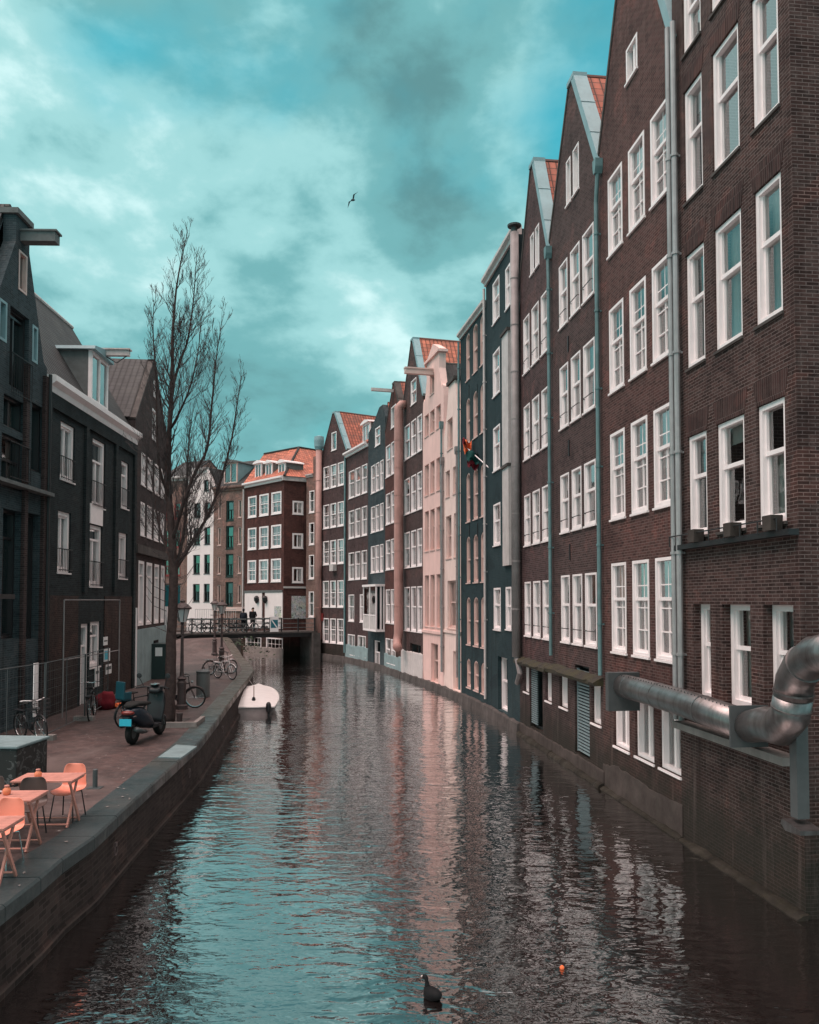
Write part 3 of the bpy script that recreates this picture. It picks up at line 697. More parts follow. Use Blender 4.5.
    def plinth(s, z, out=0.12, mat='stone_dark', z0=-0.7, u0=-0.05, u1=None):
        u1 = s.w+0.05 if u1 is None else u1; k = max(3, int((u1-u0)/0.14)); vs = []; fs = []; rag = 0.10 if z > 0.4 else 0.05
        for i in range(k+1):
            u = u0+(u1-u0)*i/k; n_ = mnoise.noise(Vector((u*1.3+s.L.y, z*7, 0))); n2_ = mnoise.noise(Vector((u*4+s.L.x, z*7, 3)))
            o_ = out*(1+.35*n_+.2*n2_); zt_ = z + rag*(n_+.6*n2_)
            vs += [(u,-o_*1.35,z0),(u,-o_*1.25,0.02),(u,-o_,zt_-0.02),(u,-o_*.6,zt_+.01),(u,0.02,zt_+0.03)]
        for i in range(k):
            for q in range(4): fs.append((i*5+q,i*5+q+1,(i+1)*5+q+1,(i+1)*5+q))
        fs += [(0,1,2,3,4), tuple(k*5+q for q in (4,3,2,1,0))]
        return link('plinth', vs, fs, mat, s.root)

def gable(he, ha, z0=-0.7, ax=0.5, flat=0.12):
    return lambda w: [(0,z0),(w,z0),(w,he),(w*ax+flat,ha),(w*ax-flat,ha),(0,he)]
def flat(h, z0=-0.7): return lambda w: [(0,z0),(w,z0),(w,h),(0,h)]

# plan of the right bank, far to near
def pl(px, Y=None):
    u = (px-CX)/F
    if Y is None: Y = 6.95/(u+0.116)
    return (u*Y, Y)
RB = {306:pl(306,66.2), 321:pl(321,64.7), 346:pl(346,61.0), 368:pl(368,56.3), 385:pl(385,52.3), 402:pl(402,48.2), 423:pl(423,43.9), 444:pl(444,40.1), 461:pl(461,36.9), 487:pl(487,32.6), 519:pl(519.5), 552:pl(551.5), 603:pl(602.5), 679:pl(679), 797:pl(800)}

# R0 near brown house
h = House('brick_house', RB[679], RB[797], 0, flat(19.5), 'tall dark brown brick house at the right edge, nearest the camera', wall='brick_near', depth=11)
c0 = [(688.5,707),(717.5,745),(758.5,786)]
h.grid(c0, [(-130,-50),(-15,58),(94,205),(257,370),(437.5,537)], 688.5, 480, fw=0.085, style='sash', tf=0.6, sillmat='stone_dark', rec=0.03)
for (poly, rec) in list(h.holes):
    x0_, x1_, zt_ = poly[0][0], poly[1][0], poly[2][1]
    MB().prism([(x0_-.02,zt_+.004),(x1_+.02,zt_+.004),(x1_+.12,zt_+.40),(x0_-.12,zt_+.40)], -0.007, 0.02).build('lintel','brick_soldier',h.root)
# deeply recessed lower windows
ur = h.u_at(697); zt, zb = h.z_at(ur, 604), h.z_at(ur, 698)
for x0, x1 in ((693,710),(722,750),(763,793)):
    h.window(h.u_at(x0), zb, h.u_at(x1), zt, rec=0.15, fw=0.10, style='sash', tf=0.58, curtain='full', sill=False)
h.finish(0.5)
# soldier-course lintels, ledges, lower apron
ul = h.u_at(680, 540); zl = h.z_at(ul, 546)
MB().box(0.0, -0.16, zl-0.09, h.w-0.0, 0.05, zl).build('ledge', 'black_iron', h.root)
rail = MB(); rail.tube([(0.02,-0.19,zl+0.17),(h.w*0.93,-0.19,zl+0.17)], 0.012, 6)
for k in range(8): rail.tube([(h.w*0.93*k/7+0.02,-0.19,zl-0.02),(h.w*0.93*k/7+0.02,-0.19,zl+0.17)], 0.010, 6)
rail.build('ledge_rail', 'black_iron', h.root)
for u in (h.w*0.16,):
    pass
zl2 = h.z_at(h.u_at(740), 738)
MB().box(0.3, -0.30, zl2-0.12, h.w-0.02, 0.05, zl2).build('ledge', 'concrete', h.root)
h.plinth(0.05, 0.13, 'toe_stone', -0.7)
for du, r in ((0.03, 0.055), (-0.14, 0.05)):
    h.pipe(h.u_at(681)+0.16+du, zl2-0.0, 15.6, r, 'pipe_zinc', 0.11 if du > 0 else 0.14)
R0 = h
# side brick return with sooty band
pot_label = [('grey flower pot on the ledge by the double downpipe', 699, 711), ('grey flower pot on the ledge below the middle window', 735, 750), ('grey flower pot at the right end of the ledge by the corner', 776.5, 791)]
for lab, x0, x1 in pot_label:
    u = (h.u_at(x0, 535)+h.u_at(x1, 535))/2 - 0.05; hw = 0.125; p = h.P(u, -0.15, zl+0.004)
    o = thing('flower_pot', (p.x, p.y, p.z), h.root.rotation_euler.z, lab, 'flower pot', 'flower pots on the window ledge')
    MB().prism([(-hw*.85,0),(hw*.85,0),(hw,0.22),(-hw,0.22)], -0.09, 0.10).build('pot', 'concrete_damp', o)
    MB().box(-hw*.9,-0.085,0.205,hw*.9,0.095,0.226).build('soil', 'stone_dark', o)

# R1
h = House('brick_house', RB[603], RB[679], 0, gable(15.3, 19.9), 'brown gabled house with small-paned white windows, left of the double downpipe', wall='brick_red')
c1 = [(612,626.5),(633,649.5),(656,675)]
h.grid(c1, [(563.5,651),(435,520),(311,394),(181,258)], 612, 600, mun=(1,3), fw=0.07, tf=0.6, sillmat='white')
h.wpx(632,643.5, 51, 85, 632, 600, style='casement2', fw=0.06, curtain='no')
h.grid([(613,628),(634,652.5),(658,679)], [(690,745)], 613, 600, style='casement2', curtain='no', sillmat='white', rec=0.05)
h.finish(); h.gable_roof('tile_red'); h.plinth(0.62, 0.014, 'concrete_damp'); h.plinth(0.05, 0.10, 'toe_stone')
h.pipe(0.09, 2.7, 15.1, 0.05, 'pipe_teal', 0.11, True, 0.12)
R1 = h
# R2
h = House('brick_house', RB[552], RB[603], 0, gable(15.0, 18.6), 'brown gabled warehouse with a pair of narrow gable windows between two teal downpipes', wall='brick_umber')
c2 = [(561.5,570),(573,582.5),(585.5,597)]
h.grid(c2, [(575.6,641),(476,533),(369,430),(268,330)], 561.5, 600, fw=0.055, tf=0.56, bar=True, sillmat='white')
h.grid([(569.5,574),(576.5,582.5)], [(163,207)], 569.5, 600, style='fixed', fw=0.05, curtain='full')
h.wpx(559,567,669,706, style='fixed', sillmat='white', rec=0.08, xy=600); h.wpx(590.5,600,683,722, style='fixed', sillmat='white', rec=0.08, xy=600)
w = h.wpx(574,588.5,664,752, style='fixed', frame='frame_dark', sill=False, rec=0.16, curtain='no', name='doorway', xy=600)
# louvred shutter in front of the opening
uu0, uu1 = h.u_at(576), h.u_at(588); za, zb_ = h.z_at(uu0, 750), h.z_at(uu0, 668)
lv = MB(); 
for k in range(26): 
    z = za + (zb_-za)*k/26; lv.box(uu0, 0.03, z, uu1, 0.07, z+(zb_-za)/26*0.55)
lv.box(uu0-0.03,0.02,za-.02,uu0,0.09,zb_); lv.box(uu1,0.02,za-.02,uu1+0.03,0.09,zb_); lv.build('shutter', 'shutter_teal', h.root)
h.finish(); h.gable_roof('tile_red'); h.plinth(0.4, 0.03, 'concrete_damp'); h.plinth(0.10, 0.14, 'toe_stone')
h.pipe(0.26, 2.9, 14.8, 0.05, 'pipe_teal', 0.11, True, -0.05)
def mossledge(h, zc, u0=0, u1=None):
    u1 = h.w if u1 is None else u1; vs = []; fs = []; k = 16
    for i in range(k+1):
        u = u0+(u1-u0)*i/k; j = random.uniform(-.02,.03)
        vs += [(u,0.02,zc-0.12),(u,-0.22,zc-0.12),(u,-0.25+j,zc-0.03+j),(u,-0.17,zc+0.03+j),(u,0.02,zc+0.12+j)]
    for i in range(k):
        for q in range(4): fs.append((i*5+q,i*5+q+1,(i+1)*5+q+1,(i+1)*5+q))
    fs += [(0,1,2,3,4), tuple(k*5+q for q in (4,3,2,1,0))]
    link('ledge', vs, fs, 'mossy_stone', h.root)
mossledge(h, 2.55)
for uu in (h.w*.42,):
    for py_ in (552, 448, 344): z = h.z_at(uu, py_); MB().box(uu-.02,-.03,z-.22,uu+.02,-.002,z+.22).build('wall_anchor','black_iron',h.root)
R2 = h
# R3
h = House('brick_house', RB[519], RB[552], 0, gable(14.65, 18.45), 'narrower brown gabled warehouse standing directly right of the tall grey flue pipe', wall='brick_plum')
h.grid([(525,531),(533.5,540.5),(543,550)], [(582,635),(496,546),(407.6,460.7),(320.6,375)], 525, 600, fw=0.055, tf=0.56, bar=True, sillmat='white')
h.grid([(532.5,536),(537.5,541.5)], [(238,277)], 532, 600, style='fixed', fw=0.05, curtain='full')
h.wpx(523.5,528.5,663,691, style='fixed', rec=0.08, xy=600); h.wpx(545,551,666,700, style='fixed', rec=0.08, xy=600)
h.wpx(529.5,542,664,726, style='fixed', frame='frame_dark', sill=False, rec=0.16, curtain='no', name='doorway', xy=600)
uu0, uu1 = h.u_at(530), h.u_at(535.5); za, zb_ = h.z_at(uu0, 722), h.z_at(uu0, 667); lv = MB()
for k in range(26):
    z = za + (zb_-za)*k/26; lv.box(uu0, 0.03, z, uu1, 0.07, z+(zb_-za)/26*0.55)
lv.build('shutter', 'shutter_teal', h.root)
h.finish(); h.gable_roof('tile_red'); h.plinth(0.38, 0.03, 'concrete_damp'); h.plinth(0.10, 0.14, 'toe_stone'); mossledge(h, 2.5)
h.pipe(0.1, 2.7, 14.5, 0.055, 'pipe_teal', 0.11, True, 0.05)
R3 = h
# R4 dark teal, flat
h = House('painted_house', RB[487], RB[519], 0, flat(17.3), 'dark teal house with a flat top and a tall white hoist bay', wall='paint_teal')
h.grid([(494,500.8)], [(588,629),(505,546),(429,472),(354.5,398),(285,325.5)], 494, 600, fw=0.07, tf=0.6)
h.wpx(506,511.5,587,629, xy=600); h.wpx(507,512,270,311, xy=600)
h.wpx(497.5,507,656,709, style='french', rec=0.15, curtain='no', name='doorway', xy=600, sill=False)
h.finish(); h.cornice(17.1, 0.32, 0.2, 'white_dull'); h.plinth(0.35, 0.12)
u0_, u1_ = h.u_at(505.5), h.u_at(511.8); zt_, zb_ = h.z_at(u0_, 338), h.z_at(u0_, 566)
hb = MB().box(u0_, -0.10, zb_, u1_, -0.003, zt_).build('hoist_bay', 'white_dull', h.root)
MB().box(u0_-0.04, -0.16, zb_+ (zt_-zb_)*0.42, u1_+0.04, 0.002, zb_+(zt_-zb_)*0.42+0.1).build('bay_moulding', 'stone_dark', hb); MB().box(u0_-0.04, -0.16, zt_, u1_+0.04, 0.002, zt_+0.1).build('bay_moulding', 'stone_dark', hb)
MB().box(0.6, 1.5, 17.2, h.w-0.3, 4, 18.4).build('roof_hut', 'wood_grey', h.root)
h.pipe(0.06, 0.6, 17.0, 0.05, 'white_dull', 0.1)
R4 = h
# R5 dark teal, arched windows
h = House('painted_house', RB[461], RB[487], 0, flat(16.5), 'dark teal painted house with rows of three narrow arched windows beside the cream gable', wall='paint_teal')
h.grid([(466.5,470.5),(473.5,478.3),(480.8,485.6)], [(336,382),(400,444.6),(474,522.5),(537,583),(597,644),(658,686.6)], 466.5, 600, rise=0.25, fw=0.06, tf=0.5, rec=0.02, frame='frame_cream', curtain='blind')
h.finish(); h.cornice(16.3, 0.28, 0.18, 'white_dull'); h.plinth(0.35, 0.12)
h.pipe(0.05, 0.5, 16.2, 0.05, 'pipe_teal', 0.1)
for uu in (h.w*.36, h.w*.68):
    for py_ in (391, 459, 530): z = h.z_at(uu, py_); MB().box(uu-.02,-.03,z-.28,uu+.02,-.002,z+.28).build('wall_anchor','black_iron',h.root)
R5 = h
# R6 cream small neck gable
def neck(he, ha, nf, zmid=None, z0=-0.7):
    def f(w):
        a = w*(0.5-nf/2); b = w*(0.5+nf/2); zm = zmid or he
        return [(0,z0),(w,z0),(w,he),(w-0.1,he+0.05),(b+ (w-b)*0.35, he+(ha-he)*0.45),(b,ha-0.15),(b,ha),(a,ha),(a,ha-0.15),(a*0.65,he+(ha-he)*0.45),(0.1,he+0.05),(0,he)]
    return f
h = House('plastered_house', RB[444], RB[461], 0, neck(12.5,14.8,0.38), 'narrow cream plastered house with a small tapered gable, right of the pink house', wall='render_cream', roofline=gable(12.3,14.5), depth=8)
h.wpx(447.6,453,421,451, style='fixed', rec=0.12, frame='frame_cream', curtain='no', xy=600)
h.grid([(445.8,450),(453.2,458.6)], [(472,498)], 446, 600, style='fixed', rec=0.12, frame='frame_cream', curtain='no')
h.grid([(446,451.5),(454,459.5)], [(517,559)], 446, 600, style='french', rec=0.12, frame='frame_cream', curtain='no')
h.grid([(447.5,460)], [(581,628)], 447.5, 600, style='french', rec=0.12, frame='frame_cream', mun=(2,0), curtain='no')
h.grid([(453,460)], [(651,689)], 453, 600, style='french', rec=0.15, frame='frame_cream', curtain='no')
h.finish(); h.gable_roof('tile_slate'); h.plinth(0.3, 0.12); 
for u in (0.05, h.w-0.35): h.pipe(u, 1.0, 11.4, 0.05, 'pipe_grey', 0.1, True)
h.band(h.z_at(0.1,632), 0.12, 0.06, 'render_cream')
MB().box(h.w*0.28,-0.1,14.78,h.w*0.72,0.4,14.95).build('cap','stone_dark',h.root)
# R7 pink ornate neck gable
def neckgable(w):
    a, b = w*0.2, w*0.8
    return [(0,-.7),(w,-.7),(w,14.6),(w-0.05,15.1),(w-0.25,15.25),(w*0.9,15.1),(w*0.86,15.5),(b,16.2),(b,17.0),(b+0.12,17.15),(w*0.62,17.55),(w*0.5,17.75),(w*0.38,17.55),(a-0.12,17.15),(a,17.0),(a,16.2),(w*0.14,15.5),(w*0.1,15.1),(0.25,15.25),(0.05,15.1),(0,14.6)]
h = House('plastered_house', RB[423], RB[444], 0, neckgable, 'pink plastered neck-gable house with scrolled top and a hoist beam', wall='render_pink', roofline=gable(14.4,16.6), depth=9)
cc = [(424.8,428.9),(430.3,434.7),(436.5,441)]
h.grid(cc, [(412,434),(462.6,494),(510,550.5),(575,626.6)], 430.3, 600, style='sash', rec=0.12, fw=0.05, frame='frame_cream', curtain='blind', tf=0.6)
h.wpx(431,438,643,681, style='french', rec=0.15, frame='frame_cream', curtain='no', xy=600)
h.wpx(430,434.5,376,396, style='fixed', rec=0.1, frame='frame_cream', curtain='no', xy=600)
h.finish(); h.gable_roof('tile_slate'); h.plinth(0.3, 0.12)
h.band(h.z_at(0.1,632), 0.14, 0.08, 'render_pink'); 
MB().box(h.w*0.16,-0.12,17.0,h.w*0.84,0.42,17.12).build('cap','render_pink',h.root)
zz_ = h.z_at(h.w*0.6, 371); MB().box(h.w*0.5-0.12,-1.5,zz_-0.12,h.w*0.5+0.12,0.2,zz_+0.13).box(h.w*0.5-0.16,-1.52,zz_+0.13,h.w*0.5+0.16,0.2,zz_+0.2).build('hoist_beam','frame_cream',h.root)
h.pipe(h.w-0.1, 1.0, 13.2, 0.05, 'pipe_teal', 0.1, True)
# R8
h = House('brick_house', RB[402], RB[423], 0, gable(15.5,19.2), 'brown gabled house with red roof, between the salmon pipe and the pink house', wall='brick_umber')
h.grid([(404.7,410),(411.3,416.3),(417.5,422.2)], [(427,460.6),(480,515),(533,568),(587,630)], 404.7, 600, fw=0.07)
h.wpx(411,416.5,382,406, style='sash', fw=0.05, xy=600)
h.wpx(410,421,643,667, style='casement2', rec=0.12, frame='frame_dark', curtain='no', xy=600, sill=False)
h.finish(); h.gable_roof('tile_orange'); h.plinth(1.6, 0.05, 'white_dull'); h.plinth(0.3,0.14)
# R9
h = House('brick_house', RB[385], RB[402], 0, gable(15.2,17.8,ax=0.52), 'narrow brown house with a pointed gable and hoist beam behind the salmon pipe', wall='brick_oxide')
h.grid([(385.9,390.3),(391.2,395.6)], [(447,478),(494.6,525),(540.7,570),(589.5,622.7),(638,662)], 386, 600, fw=0.06)
h.wpx(391,396,408,429, xy=600, style='casement2')
h.finish(); h.gable_roof('tile_red', 'stone_dark', 0.35); h.plinth(1.1, 0.04, 'panel_teal'); h.plinth(0.3,0.14)
zz_ = h.z_at(h.w*0.5, 391); MB().box(h.w*0.5-0.1,-1.4,zz_-0.08,h.w*0.5+0.1,0.2,zz_+0.1).build('hoist_beam','white_dull',h.root)
# R10
h = House('painted_house', RB[368], RB[385], 0, lambda w: [(0,-.7),(w,-.7),(w,16.3),(w*0.86,17.2),(w*0.66,17.2),(w*0.3,16.4),(0,16.0)], 'slim blue-grey house with a white enclosed balcony over the water', wall='brick_slate')
h.grid([(371,374.8),(375.6,379.2),(380.2,383.4)], [(466.5,494),(507.5,533),(546.6,573)], 371, 600, fw=0.06)
h.wpx(375,380,429,447, xy=600); h.wpx(373.5,380,640,666, style='french', rec=0.1, curtain='no', xy=600)
h.finish(); h.gable_roof('tile_red', None); h.plinth(0.3,0.14)
u0_, u1_ = h.u_at(371.5), h.u_at(384.8); zt_, zb_ = h.z_at(u0_, 585), h.z_at(u0_, 630)
by = MB(); D_ = 0.6
by.box(u0_,-D_,zb_,u1_,0,zb_+0.14).box(u0_-0.05,-D_-0.05,zt_-0.14,u1_+0.05,0,zt_)
for (u,y) in ((u0_,-D_),(u1_-0.09,-D_),((u0_+u1_)/2,-D_),(u0_,-0.1),(u1_-0.09,-0.1),(u1_-.09,-D_*.5)): by.box(u,y,zb_+.14,u+0.09,y+0.09,zt_-.14)
by.box(u0_,-D_,zb_+(zt_-zb_)*0.33,u1_,-D_+0.06,zb_+(zt_-zb_)*0.33+0.08)
b_ = by.build('balcony','white',h.root)
MB().box(u0_+.09,-D_+.03,zb_+.14,u1_-.09,-D_+.045,zt_-.14).build('pane','glass',b_)
MB().box(u0_+.09,-D_+.015,zb_+.14,u1_-.09,-D_+.027,zb_+(zt_-zb_)*0.32).build('panel','white_dull',b_)
# R11
def ridge_roof(h, he, hr, back, tile, ov=0.15):
    vs = []; uvs = []
    for (u, y, z) in ((-0.02,-ov,he),(h.w+0.02,-ov,he),(h.w+0.02,back,hr),(-0.02,back,hr),(h.w+0.02,back*2,he),(-0.02,back*2,he)):
        vs.append((u,y,z)); uvs.append((u, math.hypot(y, z-he)))
    o = link('roof', vs, [(0,1,2,3),(3,2,4,5)], tile, h.root, uvs=uvs)
    sd = o.modifiers.new('solid','SOLIDIFY'); sd.thickness = 0.12; sd.offset = -1
    MB().add([(0.01,0.02,he-.1),(0.01,back,hr-.13),(0.01,back*2-.02,he-.1)],[(0,1,2)]).add([(h.w-0.01,0.02,he-.1),(h.w-0.01,back,hr-.13),(h.w-0.01,back*2-.02,he-.1)],[(0,2,1)]).build('gable_end', h.wall, h.root)
    return o
def dormer(h, uc, zb_, wd_, hd_, y0, depth, mat='white', tile='lead', style='french'):
    d = MB(); a, b = uc-wd_/2, uc+wd_/2
    d.box(a, y0, zb_, a+0.1, y0+0.12, zb_+hd_).box(b-0.1, y0, zb_, b, y0+0.12, zb_+hd_).box(a+.1, y0, zb_+hd_-0.12, b-.1, y0+0.12, zb_+hd_).box(a+.1, y0, zb_, b-.1, y0+0.12, zb_+0.1).box(uc-0.04, y0+.01, zb_+.1, uc+0.04, y0+0.1, zb_+hd_-.12)
    o = d.build('dormer', mat, h.root)
    link('pane', [(a+.1,y0+.06,zb_+.1),(b-.1,y0+.06,zb_+.1),(b-.1,y0+.06,zb_+hd_-.12),(a+.1,y0+.06,zb_+hd_-.12)], [(0,1,2,3)], 'glass', o)
    MB().box(a+.005, y0+.121, zb_, a+.06, y0+depth, zb_+hd_-.003).box(b-.06, y0+.121, zb_, b-.005, y0+depth, zb_+hd_-.003).box(a+.06,y0+.5,zb_,b-.06,y0+.55,zb_+hd_-.003).build('cheek', 'lead' if mat != 'white' else 'wood_grey', o)
    MB().prism([(a-0.15,zb_+hd_),(b+0.15,zb_+hd_),(b+0.1,zb_+hd_+0.12),(uc,zb_+hd_+0.28),(a-0.1,zb_+hd_+0.12)], y0-0.15, y0+depth).build('dormer_roof', tile, o)
    return o
h = House('brick_house', RB[346], RB[368], 0, flat(15.2), 'brown brick house with white cornice and a dormer in its red roof', wall='brick_plum', depth=7)
h.grid([(348.6,354.2),(355.2,360.2),(361.6,367)], [(472,499),(511.4,539),(553,580)], 348.6, 600, fw=0.07, mun=(1,1))
h.grid([(348.6,354.2),(360,366)], [(594.6,621)], 348.6, 600, fw=0.07, mun=(1,1)); h.grid([(348,355),(358,366)], [(634,654)], 348.6, 600, style='casement2')
h.finish(); h.cornice(15.1,0.35,0.3,'white'); ridge_roof(h,15.4,18.2,3.4,'tile_red'); dormer(h, h.w*0.55, 15.9, 1.5, 1.3, 0.6, 1.8, tile='white'); h.plinth(1.2,0.04,'panel_teal'); h.plinth(0.3,0.14)
h.pipe(0.03, 0.6, 15.0, 0.06, 'pipe_teal', 0.1)
# R12
h = House('brick_house', RB[321], RB[346], 0, gable(15.7,18.9), 'brown gabled canal house with red roof and small air unit, right of the salmon flue', wall='brick_plum')
h.grid([(323,329),(330.2,336),(337.4,343.6)], [(467.6,490),(505.5,529),(541.5,565),(581,607),(618,642)], 323, 600, fw=0.08, mun=(1,2))
h.wpx(331,336,433,451, xy=600, style='fixed')
h.finish(); h.gable_roof('tile_red'); h.plinth(0.3,0.14); h.pipe(h.w-0.05, 0.6, 15.4, 0.06, 'pipe_teal', 0.1)
u = h.u_at(335); z = h.z_at(u, 571); MB().box(u-.3,-.35,z,u+.3,-.02,z+.5).build('air_unit','white_dull',h.root)
u = h.u_at(322.5); z = h.z_at(u, 617); MB().box(u-.25,-.12,z-.3,u+.25,-.03,z+.3).build('wall_plaque','frame_red',h.root)
# R13
h = House('brick_house', RB[306], RB[321], 0, lambda w:[(0,-.7),(w,-.7),(w,16.0),(w*0.45,16.0),(w*0.45,14.6),(0,14.6)], 'very narrow reddish brick house where the right row meets the bridge', wall='brick_tan', depth=8)
h.grid([(308.8,314)], [(491,513),(523,545),(555,579),(591.5,617)], 308.8, 600, fw=0.08); h.grid([(308,311),(312,315.5)], [(631,650)], 308.8, 600, style='fixed')
h.finish(); h.cornice(14.4,0.25,0.15,'white_dull',u1=h.w*0.45); h.plinth(0.6,0.1)

# ducts and flues hung on the right-hand facades
def facetube(h, name, pts, r, mat, label, cat, n=18, rings=(), cap=None):
    o = thing(name, tuple(h.P(pts[0][0], pts[0][1], pts[0][2])), h.root.rotation_euler.z, label, cat)
    b = Vector(pts[0]); q = [Vector(p)-b for p in pts]
    MB().tube(q, r, n).build('tube', mat, o, True)
    for (i, t) in rings:
        a, c = q[i], q[i+1]; d = (c-a).normalized(); p = a.lerp(c, t); MB().tube([p-d*0.02, p+d*0.02], r*1.06, n).build('joint_ring', mat, o)
    return o, q
uf = R3.u_at(516, 600)
o, q = facetube(R4, 'flue_pipe', [(R4.w+0.3,-0.2,2.6),(R4.w+0.3,-0.2,17.0)], 0.145, 'pipe_grey', 'tall grey flue pipe with a cap on the dark teal house', 'flue pipe', rings=[(0,k/9) for k in range(1,9)])
MB().lathe([(0.23,14.6),(0.24,14.66),(0.05,14.74)], n=18).lathe([(0.10,14.35),(0.10,14.61)], n=10).build('rain_cap','steel_grey',o)
MB().tube([(0,0,0.05),(0.25,0.05,-0.5),(-0.3,0.1,-0.9)],[0.09,0.09,0.08],10).build('drain_branch','pipe_grey',o)
u_ = 0.9
o, q = facetube(h, 'flue_pipe', [(h.u_at(321.5),-0.3,1.4),(h.u_at(321.5),-0.3,16.4)], 0.25, 'salmon_duct', 'salmon brown flue with a teal cowl at the start of the right row', 'flue pipe', rings=[(0,k/6) for k in range(1,6)])
MB().lathe([(0.27,14.95),(0.38,15.2),(0.41,15.7),(0.38,16.0),(0.05,16.1)], n=16).build('cowl','lead',o)
R9 = [x for x in bpy.data.objects if x.get('label','').startswith('narrow brown house with a pointed')][0]
R9h = House.__new__(House); R9h.L = Vector((*RB[385],0)); R9h.R = Vector((*RB[402],0)); R9h.d = (R9h.R-R9h.L).normalized(); R9h.n = Vector((R9h.d.y,-R9h.d.x,0)); R9h.w = (R9h.R-R9h.L).length; R9h.root = R9
us = R9h.u_at(405.5, 560); zt = R9h.z_at(us, 405); zb = R9h.z_at(us, 634)
o, q = facetube(R9h, 'vent_pipe', [(us,-0.02,zt),(us,-0.25,zt),(us,-0.42,zt-0.2),(us,-0.42,zt-0.5),(us,-0.42,zb),(us+.05,-0.5,zb-0.4),(us+0.45,-0.6,zb-0.7),(us+0.75,-0.65,zb-0.72)], 0.26, 'salmon_duct', 'fat salmon pink vent pipe running down the narrow pointed house', 'vent pipe', rings=[(3,k/8) for k in range(1,8)])

# big silver duct on R0/R1
hz = R0
def wp(px, py, out):   # point at distance out in front of R0's facade plane
    d = ray(px, py); n = hz.n; t = ((hz.L + n*out).dot(n))/(d.x*n.x+d.y*n.y); return Vector((d.x*t, d.y*t, CAMZ+d.z*t))
dp = [wp(624,686,0.45), wp(640,690,0.45), wp(690,705,0.45), wp(748,726,0.45)]
o = thing('air_duct', tuple(dp[0]), 0, 'large silver metal air duct along the brick wall with a fat elbow at the corner', 'air duct')
b0 = dp[0]
rD = 0.24
MB().tube([p-b0 for p in dp], rD, 24).build('duct_run', 'steel_duct', o, True)
for k in (0.08, 0.36, 0.72):
    d = (dp[3]-dp[0]).normalized(); p = dp[0].lerp(dp[3], k)
    seg = [(dp[i]-dp[0]).length for i in range(4)]; L_ = k*seg[3]; i = max(j for j in range(3) if seg[j] <= L_+1e-6); p = dp[i].lerp(dp[i+1], (L_-seg[i])/(seg[i+1]-seg[i]))
    MB().tube([p-d*0.02-b0, p+d*0.02-b0], rD*1.035, 24).build('joint_ring','steel_duct',o)
# square plate at the left end and the flange plate
def plate(c, hw, hh, th, dirv, name, mat, dz=0):
    d = Vector((dirv.x,dirv.y,0)).normalized(); s_ = Vector((-d.y,d.x,0)); m = Matrix(((d.x,s_.x,0,c.x-b0.x),(d.y,s_.y,0,c.y-b0.y),(0,0,1,c.z-b0.z),(0,0,0,1)))
    MB().box(-th,-hw,-hh+dz,th,hw,hh+dz,m).build(name, mat, o)
dd = dp[3]-dp[0]
plate(dp[0]-dd.normalized()*0.08, 0.34, 0.40, 0.09, dd, 'end_box', 'steel_grey', -0.12)
plate(dp[3]+dd.normalized()*0.02, 0.30, 0.31, 0.015, dd, 'flange_plate', 'steel_grey', 0.0)
e = [dp[3]+dd.normalized()*0.05, wp(766,724,0.47), wp(780,727,0.52), wp(790,715,0.55), wp(793,697,0.55), wp(795,680,0.55), wp(803,666,0.58), wp(816,655,0.62), wp(850,650,0.7)]
MB().tube([p-b0 for p in e[:5]], [0.235,0.25,0.26,0.255,0.25], 24).build('lower_elbow','steel_duct',o,True)
MB().tube([p-b0 for p in e[4:]], [0.25,0.245,0.25,0.245,0.245], 24).build('upper_elbow','steel_duct',o,True)
for i, t in ((3,0.4),(4,0.3),(6,0.2)):
    p = e[i].lerp(e[i+1],t); d = (e[i+1]-e[i]).normalized(); MB().tube([p-d*0.012-b0, p+d*0.012-b0], 0.262, 24).build('seam_ring','steel_duct',o)
bm_=MB()
for k in range(40):
    f_=k/39; L_=f_*seg[3]; i=min(2,max(j for j in range(3) if seg[j] <= L_+1e-6)); p=dp[i].lerp(dp[i+1],min(1,(L_-seg[i])/(seg[i+1]-seg[i]))); bm_.lathe([(.010,-.006),(.010,.012),(.004,.016)],tuple(p-b0+Vector((-hz.n.x*-0.10,-hz.n.y*-0.10,rD*0.93))),6)
sm=bm_.build('rivets','steel_grey',o); sm['kind']='stuff'
# post and bracket under the elbow
pc = wp(797,740,0.35); 
st = thing('duct_support', (pc.x, pc.y, 0), hz.root.rotation_euler.z, 'grey metal support post under the duct elbow at the house corner', 'support post')
za, zb_ = wp(800,818,0.35).z, wp(797,742,0.35).z
MB().box(-0.07,-0.07,za,0.10,0.10,zb_+0.3).build('post','steel_grey',st)
MB().prism([(-0.14,za-0.05),(0.3,za-0.10),(0.3,za-0.16),(-0.05,za-0.19),(-0.17,za-0.12)],-0.16,0.16).build('bracket','steel_duct',st)

